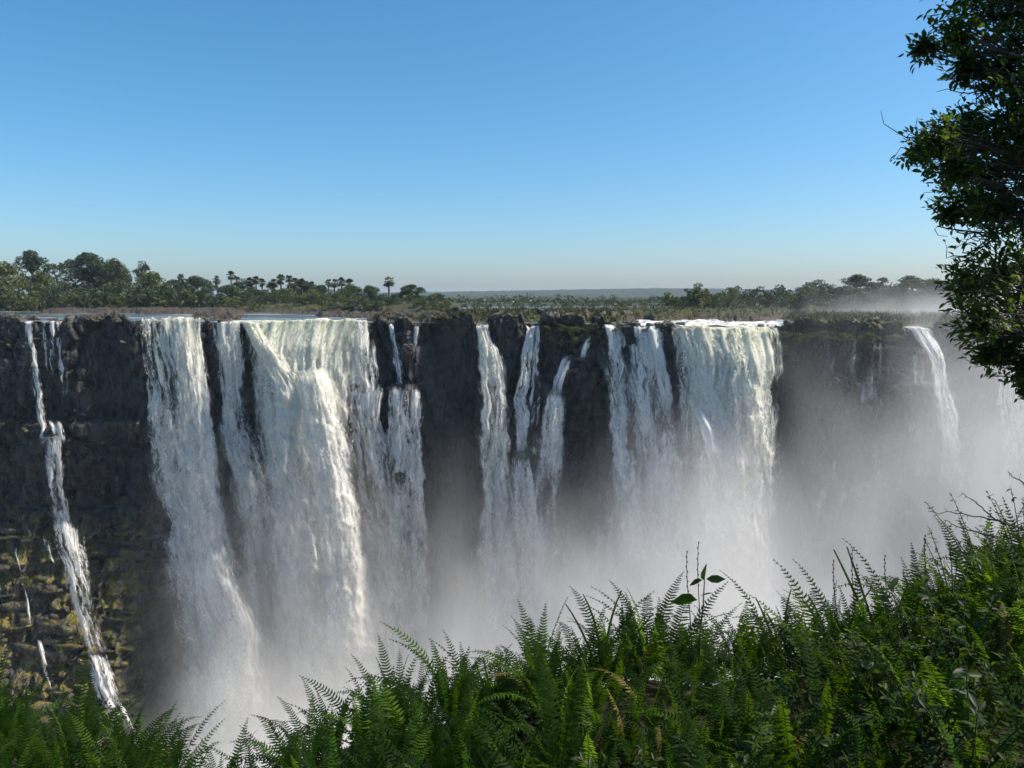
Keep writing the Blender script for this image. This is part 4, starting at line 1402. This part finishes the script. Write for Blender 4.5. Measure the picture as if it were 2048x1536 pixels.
rest = np.ones(len(P0), bool)
rest[sel] = False
link('trunk', wood_trunk.mesh('trunk', M_BARK, True), tree)
branches = [link('branch', mesh_from('branch', V, F, M_BARK, True), tree) for V, F in limbs]
ends = np.array([V[-6:].mean(0) for V, F in limbs])
set_props(link('twigs', wood.mesh('twigs', M_TWIG), tree), None, None, None, 'stuff')
set_props(link('foliage', many_leaves('foliage', P0[rest], D0[rest], rolls[rest], scl[rest], M_BROAD), tree), None, None, None, 'stuff')
for i in sel:
    o = link('leaf', LEAF, branches[int(np.argmin(((ends - P0[i]) ** 2).sum(1)))], P0[i])
    o.rotation_euler = frame_from(D0[i], rolls[i]).to_euler()
    o.scale = (scl[i],) * 3

# ---- leafy plants and twigs among the ferns
brg = np.random.default_rng(99)


def leafy_bush(x, y, h, spread, nstem, label, leafscale=0.5, per=26):
    z = float(bank_z(x, y))
    o = empty('leafy_shrub', (x, y, z))
    set_props(o, label, 'shrub', 'leafy shrubs among the ferns')
    st = Mesher()
    A, B_ = [], []
    for k in range(nstem):
        th, rr = brg.uniform(0, 6.28), spread * brg.random() ** .5
        e = np.array([rr * math.cos(th), rr * math.sin(th), h * brg.uniform(.6, 1.0)])
        m = e * np.array([.35, .35, .6])
        pp = np.array([(1 - t) ** 2 * np.zeros(3) + 2 * t * (1 - t) * m + t * t * e for t in np.linspace(0, 1, 6)])
        st.add(*tube(pp, np.linspace(.005, .0015, 6), 4))
        for j in range(per):
            t = brg.uniform(.25, 1)
            p = np.array([np.interp(t, np.linspace(0, 1, 6), pp[:, c]) for c in range(3)])
            A.append(p)
            B_.append(brg.normal(0, 1, 3) * np.array([1, 1, .5]) + np.array([0, 0, .3]))
    link('stems', st.mesh('stems', M_STALK), o)
    A, B_ = np.array(A), np.array(B_)
    set_props(link('foliage', many_leaves('foliage', A, B_, brg.normal(0, .5, len(A)), brg.uniform(.6, 1.2, len(A)) * leafscale * 1.0, M_BROAD), o), None, None, None, 'stuff')


for px, y, h, lab, ls in ((2010, 4.3, .62, 'dark fine-leaved shrub topping the bank below the tree', .3), (1940, 4.2, .55, 'fine-leaved shrub beside the thorny twigs', .3), (2090, 4.0, .7, 'dense shrub at the edge of view below the tree', .35),
                          (1860, 3.9, .45, 'small leafy shrub before the thorny twigs', .45), (1800, 3.3, .5, 'broad-leaved plant on the shaded slope under the tree', .7), (1960, 3.2, .55, 'broad-leaved plant with light green top leaves, under the tree', .75),
                          (1660, 2.9, .45, 'broad-leaved plant low on the slope, nearest the great foaming fall', .7), (1480, 2.7, .4, 'low broad-leaved plant at the bottom below the leafy stalk', .7), (1900, 2.6, .5, 'broad-leaved plant in the darkest corner of the bank', .7),
                          (1280, 2.6, .35, 'low broad-leaved plant among the nearest ferns', .6), (2040, 3.6, .6, 'dark broad-leaved shrub at the edge of view, second from the top of the bank', .6), (1740, 3.7, .42, 'fine-leaved shrub between the seed stalks and the tree', .35), (1880, 3.0, .5, 'glossy shrub in the middle of the shaded slope', .55), (2000, 2.5, .5, 'glossy shrub in the bottom corner under the tree', .65),
                          (1560, 3.4, .36, 'fine-leaved plant among the ferns below the dark recess', .4), (1100, 3.3, .32, 'fine-leaved plant among the ferns below the crooked waterfall', .4), (860, 2.8, .3, 'fine-leaved plant on the lower slope below the smooth wall', .45), (200, 3.1, .3, 'fine-leaved plant among the ferns below the bare wall', .4),
                          (470, 3.6, .35, 'small-leaved plant in the dip of the bank', .4), (560, 3.3, .35, 'small-leaved plant beside the dip of the bank', .4)):
    x = (px - 1024) / FPX * y
    leafy_bush(x, y, h, h * .6, 9 if h > .5 else 7, lab, ls, 40 if ls < .4 else 22)


def blade(path, w0, mat=M_FERN):
    path = np.array(path, float)
    n = len(path)
    t = np.linspace(0, 1, n)
    wv = w0 * np.sin(np.pi * (0.12 + 0.88 * (1 - t))) ** .8 + .0004
    T = np.gradient(path, axis=0)
    S = np.cross(T, [0, 1.0, 0.2])
    S /= np.linalg.norm(S, axis=1, keepdims=True) + 1e-9
    V = np.concatenate([path - S * wv[:, None], path + S * wv[:, None] + [0, .002, 0]])
    F = np.array([(i, i + 1, n + i + 1, n + i) for i in range(n - 1)])
    return mesh_from('blade', V, F, mat)


for k, (px, y, h, lab) in enumerate(((1215, 4.2, .72, 'pointed grass blades rising beside the tall fronds'), (760, 3.6, .5, 'pale arching grass blades on the near slope'), (990, 4.1, .6, 'single dark grass tuft beyond the lowest ferns'), (1700, 4.1, .66, 'grass tuft with long dark blades below the spray'),
                                     (1810, 4.0, .78, 'tallest grass tuft beside the rising bank'), (900, 3.0, .45, 'pale grass tuft low on the near slope'), (1150, 2.9, .4, 'bent grass tuft close to the bottom edge'), (440, 3.9, .45, 'thin grass tuft in the dip of the bank'), (1600, 4.2, .6, 'short grass tuft before the seed stalks'))):
    x = (px - 1024) / FPX * y
    o = empty('grass_tuft', (x, y, float(bank_z(x, y))))
    set_props(o, lab, 'grass', 'grass tufts among the ferns')
    for j in range(4):
        a = brg.normal(0, .28)
        b = brg.normal(0, .3)
        hh = .78 * h * brg.uniform(.7, 1.15)
        bend = brg.uniform(.05, .5) * (1 if k in (1, 5, 6) else .3)
        pth = [(a * hh * t + math.copysign(bend, a) * hh * t ** 2.5, b * hh * t * .5, hh * t * (1 - bend * .7 * t * t)) for t in np.linspace(0, 1, 8)]
        link('blade', blade(pth, .0060), o)


def seed_stalk(px, y, ptop, lab, lean=0.0):
    b = at(px, 1200, y)
    z0 = float(bank_z(b[0], y))
    tip = at(px + lean, ptop, y)
    o = empty('seed_stalk', (b[0], y, z0))
    set_props(o, lab, 'grass stalk', 'seed stalks above the ferns')
    e = tip - np.array([b[0], y, z0])
    pp = np.array([e * t + np.array([.015 * math.sin(5 * t), 0, 0]) for t in np.linspace(0, 1, 10)])
    st_ = link('stem', mesh_from('stem', *tube(pp, np.linspace(.004, .0016, 10), 4), M_TWIG), o)
    V, F = [], []
    sm = Mesher()
    for j in range(9):
        t = .72 + .28 * j / 8
        p = np.array([np.interp(t, np.linspace(0, 1, 10), pp[:, c]) for c in range(3)])
        sm.add(*tube([p - [0, 0, .008], p + [.003 * (-1) ** j, 0, 0], p + [0, 0, .009]], [.0012, .0046, .0012], 5))
    link('seed_head', sm.mesh('seed_head', M_TWIG), st_)


for a in ((1381, 4.1, 1104, 'shorter seed stalk of the pair by the big leaves', -2), (1396, 4.1, 1086, 'taller seed stalk of the pair by the big leaves', 6), (1676, 4.2, 1122, 'thin seed stalk before the spray', -4), (1708, 4.2, 1100, 'seed stalk standing straight before the spray', 2), (1778, 4.2, 1112, 'seed stalk next to the tall grass tuft', -3), (1852, 4.2, 1072, 'tallest seed stalk near the rising bank', 3)):
    seed_stalk(*a)

# the plant with big pointed leaves
y = 4.0
b = at(1400, 1300, y)
o = empty('leafy_stalk', (b[0], y, float(bank_z(b[0], y))))
set_props(o, 'single stalk with big pointed leaves standing above the ferns', 'plant')
O = np.array(o.location)
top = at(1409, 1160, y) - O
pp = np.array([np.zeros(3), top * .5 + [-.012, 0, 0], top * .8, top])
st_ = link('stem', mesh_from('stem', *tube(pp, [.006, .005, .004, .003], 5), M_STALK), o)
for (px0, py0, px1, py1, wf) in ((1409, 1162, 1409, 1128, .6), (1405, 1160, 1379, 1168, .5), (1412, 1158, 1448, 1158, .45), (1395, 1200, 1344, 1200, .55), (1400, 1192, 1424, 1184, .25)):
    a, e = at(px0, py0, y) - O, at(px1, py1, y - .03) - O
    L = np.linalg.norm(e - a) * 1.1
    V, F = leaf_shape(L, L * wf, .1, .1)
    m3 = np.array(frame_from(e - a, 1.2 if wf > .3 else 0.2))
    link('leaf', mesh_from('leaf', V @ m3.T + a, F, M_BROAD), st_)

# thorny bare twigs on the rising bank
for pts, lab in ((((2050, 1060), (2000, 1042), (1940, 1030), (1900, 1026), (1858, 1024)), 'lowest bare thorny twig reaching out over the gorge'),
                 (((2010, 1050), (1985, 1035), (1960, 1010), (1935, 992), (1924, 985)), 'bare thorny twig rising in the middle of the three'),
                 (((2075, 990), (2050, 968), (2030, 955), (2016, 944)), 'highest bare thorny twig at the edge of view'),
                 (((1990, 1075), (1950, 1065), (1915, 1052), (1886, 1040)), 'short bare twig under the long thorny one')):
    W = np.array([at(a, c, 4.0) for a, c in pts])
    o = empty('thorny_twig', W[0])
    set_props(o, lab, 'twig', 'thorny twigs on the rising bank')
    pp = np.array([[np.interp(t, np.linspace(0, 1, len(W)), W[:, c]) for c in range(3)] for t in np.linspace(0, 1, 16)]) - W[0]
    pp += brg.normal(0, .003, pp.shape)
    st_ = link('stem', mesh_from('stem', *tube(pp, np.linspace(.0045, .0014, 16), 4), M_TWIG), o)
    for j in range(4, 15, 2):
        e = pp[j] + np.array([brg.normal(-.01, .01), 0, brg.choice([-1, 1]) * brg.uniform(.012, .035)])
        link('thorn', mesh_from('thorn', *tube([pp[j], e], [.0018, .0005], 3), M_TWIG), st_)

# ------------------------------------------------------------------ spray and air


def box_mesh(name, x0, x1, y0, y1, z0, z1, mat):
    V = [(x, y, z) for z in (z0, z1) for y in (y0, y1) for x in (x0, x1)]
    F = [(0, 2, 3, 1), (4, 5, 7, 6), (0, 1, 5, 4), (2, 6, 7, 3), (0, 4, 6, 2), (1, 3, 7, 5)]
    return mesh_from(name, V, np.array(F), mat)


class GN(NT):
    """the same wrapper for a geometry node tree"""

    def __init__(self, name):
        self.t = bpy.data.node_groups.new(name, 'GeometryNodeTree')
        self.t.interface.new_socket('Geometry', in_out='INPUT', socket_type='NodeSocketGeometry')
        self.t.interface.new_socket('Geometry', in_out='OUTPUT', socket_type='NodeSocketGeometry')
        self.t.nodes.new('NodeGroupInput')
        self.out = self.t.nodes.new('NodeGroupOutput')

    def mapping(self, vec, scale=(1, 1, 1), loc=(0, 0, 0)):
        a = self.n('ShaderNodeVectorMath', {0: vec, 1: scale}, operation='MULTIPLY').outputs[0]
        return self.n('ShaderNodeVectorMath', {0: a, 1: loc}, operation='ADD').outputs[0]


def spray_field():
    t = GN('spray_field')
    p = t.n('GeometryNodeInputPosition').outputs[0]
    xyz = t.n('ShaderNodeSeparateXYZ', {0: p})
    x, y, z = xyz.outputs
    # height the cloud of spray reaches, rising with x
    cr = t.n('ShaderNodeFloatCurve')
    cv = cr.mapping.curves[0]
    pts = [(-110, -94), (-72, -92), (-58, -90), (-46, -62), (-18, -56), (2, -46), (14, -33), (30, -27), (44, -34), (52, -32), (62, -22), (70, -9), (77, 4), (90, 12), (120, 14)]
    pts = [((a + 110) / 230.0, (b + 95) / 125.0) for a, b in pts]
    cv.points[0].location = pts[0]
    cv.points[1].location = pts[-1]
    for q in pts[1:-1]:
        cv.points.new(*q)
    cr.mapping.update()
    t.put(cr.inputs['Value'], t.math('DIVIDE', t.math('ADD', x, 110.0), 230.0))
    top = t.math('SUBTRACT', t.math('MULTIPLY', cr.outputs[0], 125.0), 95.0)
    n = t.n('ShaderNodeTexNoise', {'Vector': t.mapping(p, (0.034, 0.034, 0.024)), 'Scale': 1.0, 'Detail': 4.0, 'Roughness': 0.6, 'Distortion': 0.5}).outputs[0]
    nn = t.math('SUBTRACT', n, 0.5)
    nf = t.n('ShaderNodeTexNoise', {'Vector': t.mapping(p, (0.10, 0.08, 0.075), (2, 8, 4)), 'Scale': 1.0, 'Detail': 3.0, 'Roughness': 0.6, 'Distortion': 0.7}).outputs[0]
    zz = t.math('ADD', t.math('SUBTRACT', z, top), t.math('ADD', t.math('MULTIPLY', nn, -74.0), t.math('MULTIPLY', t.math('SUBTRACT', nf, 0.5), -26.0)))
    core = t.math('ADD', t.math('MULTIPLY', t.ramp(zz, 22.0, -20.0), 0.35), t.math('MULTIPLY', t.ramp(zz, 2.0, -26.0), 0.65))
    front = t.ramp(y, 45.0, 85.0)
    d1 = t.math('MULTIPLY', t.math('MULTIPLY', core, t.math('MULTIPLY', front, t.ramp(z, 9.0, -8.0))), 0.062)
    # thin veils blown up past the lip on the right
    n2 = t.n('ShaderNodeTexNoise', {'Vector': t.mapping(p, (0.10, 0.06, 0.026), (9, 4, 2)), 'Scale': 1.0, 'Detail': 4.0, 'Roughness': 0.55, 'Distortion': 0.8}).outputs[0]
    veil = t.math('MULTIPLY', t.ramp(x, 34.0, 70.0), t.ramp(z, 15.0, -12.0))
    veil = t.math('MULTIPLY', veil, t.ramp(n2, 0.45, 0.68))
    veil = t.math('MULTIPLY', veil, t.math('MULTIPLY', t.ramp(y, 70.0, 95.0), t.ramp(y, 190.0, 150.0)))
    d2 = t.math('MULTIPLY', veil, 0.036)
    thin = t.math('MULTIPLY', t.math('MULTIPLY', t.ramp(x, -30.0, 40.0), t.ramp(z, 6.0, -40.0)), t.math('MULTIPLY', front, 0.0016))
    ns = t.n('ShaderNodeTexNoise', {'Vector': t.mapping(p, (0.13, 0.08, 0.035), (6, 1, 3)), 'Scale': 1.0, 'Detail': 3.0, 'Roughness': 0.6}).outputs[0]
    near = t.math('MULTIPLY', t.math('MULTIPLY', t.ramp(y, 118.0, 140.0), t.ramp(x, -70.0, -56.0)), t.math('MULTIPLY', t.ramp(z, -14.0, -52.0), t.ramp(ns, 0.38, 0.66)))
    thin = t.math('ADD', thin, t.math('MULTIPLY', near, 0.022))
    dens = t.math('ADD', t.math('ADD', d1, d2), thin)
    dens = t.math('SUBTRACT', dens, 0.0004)
    vc = t.n('GeometryNodeVolumeCube', {'Density': dens, 'Background': 0.0, 'Min': (-110, 50, -94), 'Max': (120, 195, 26),
                                        'Resolution X': 124, 'Resolution Y': 72, 'Resolution Z': 66})
    sm = t.n('GeometryNodeSetMaterial', {'Geometry': vc.outputs[0], 'Material': mat_spray()})
    t.put(t.out.inputs[0], sm.outputs[0])
    return t.t


def mat_spray():
    t = NT('spray')
    vol = t.n('ShaderNodeVolumePrincipled', {'Color': (1.0, 0.99, 0.975, 1), 'Density': 1.0, 'Anisotropy': 0.0})
    t.put(t.out.inputs['Volume'], vol.outputs[0])
    return t.m


mist = link('mist', box_mesh('mist', -110, 120, 40, 195, -94.5, 30, None))
md = mist.modifiers.new('spray', 'NODES')
md.node_group = spray_field()
set_props(mist, 'white spray rising from the foot of the falls', None, None, 'stuff')

t = NT('air')
hv = t.n('ShaderNodeVolumePrincipled', {'Color': (0.70, 0.83, 1.0, 1), 'Density': 0.00009, 'Anisotropy': 0.1})
t.put(t.out.inputs['Volume'], hv.outputs[0])
haze = link('haze', box_mesh('haze', -8600, 8600, -160, 9600, -97, 54, t.m))
set_props(haze, 'faint blue haze over the river and far hills', None, None, 'stuff')
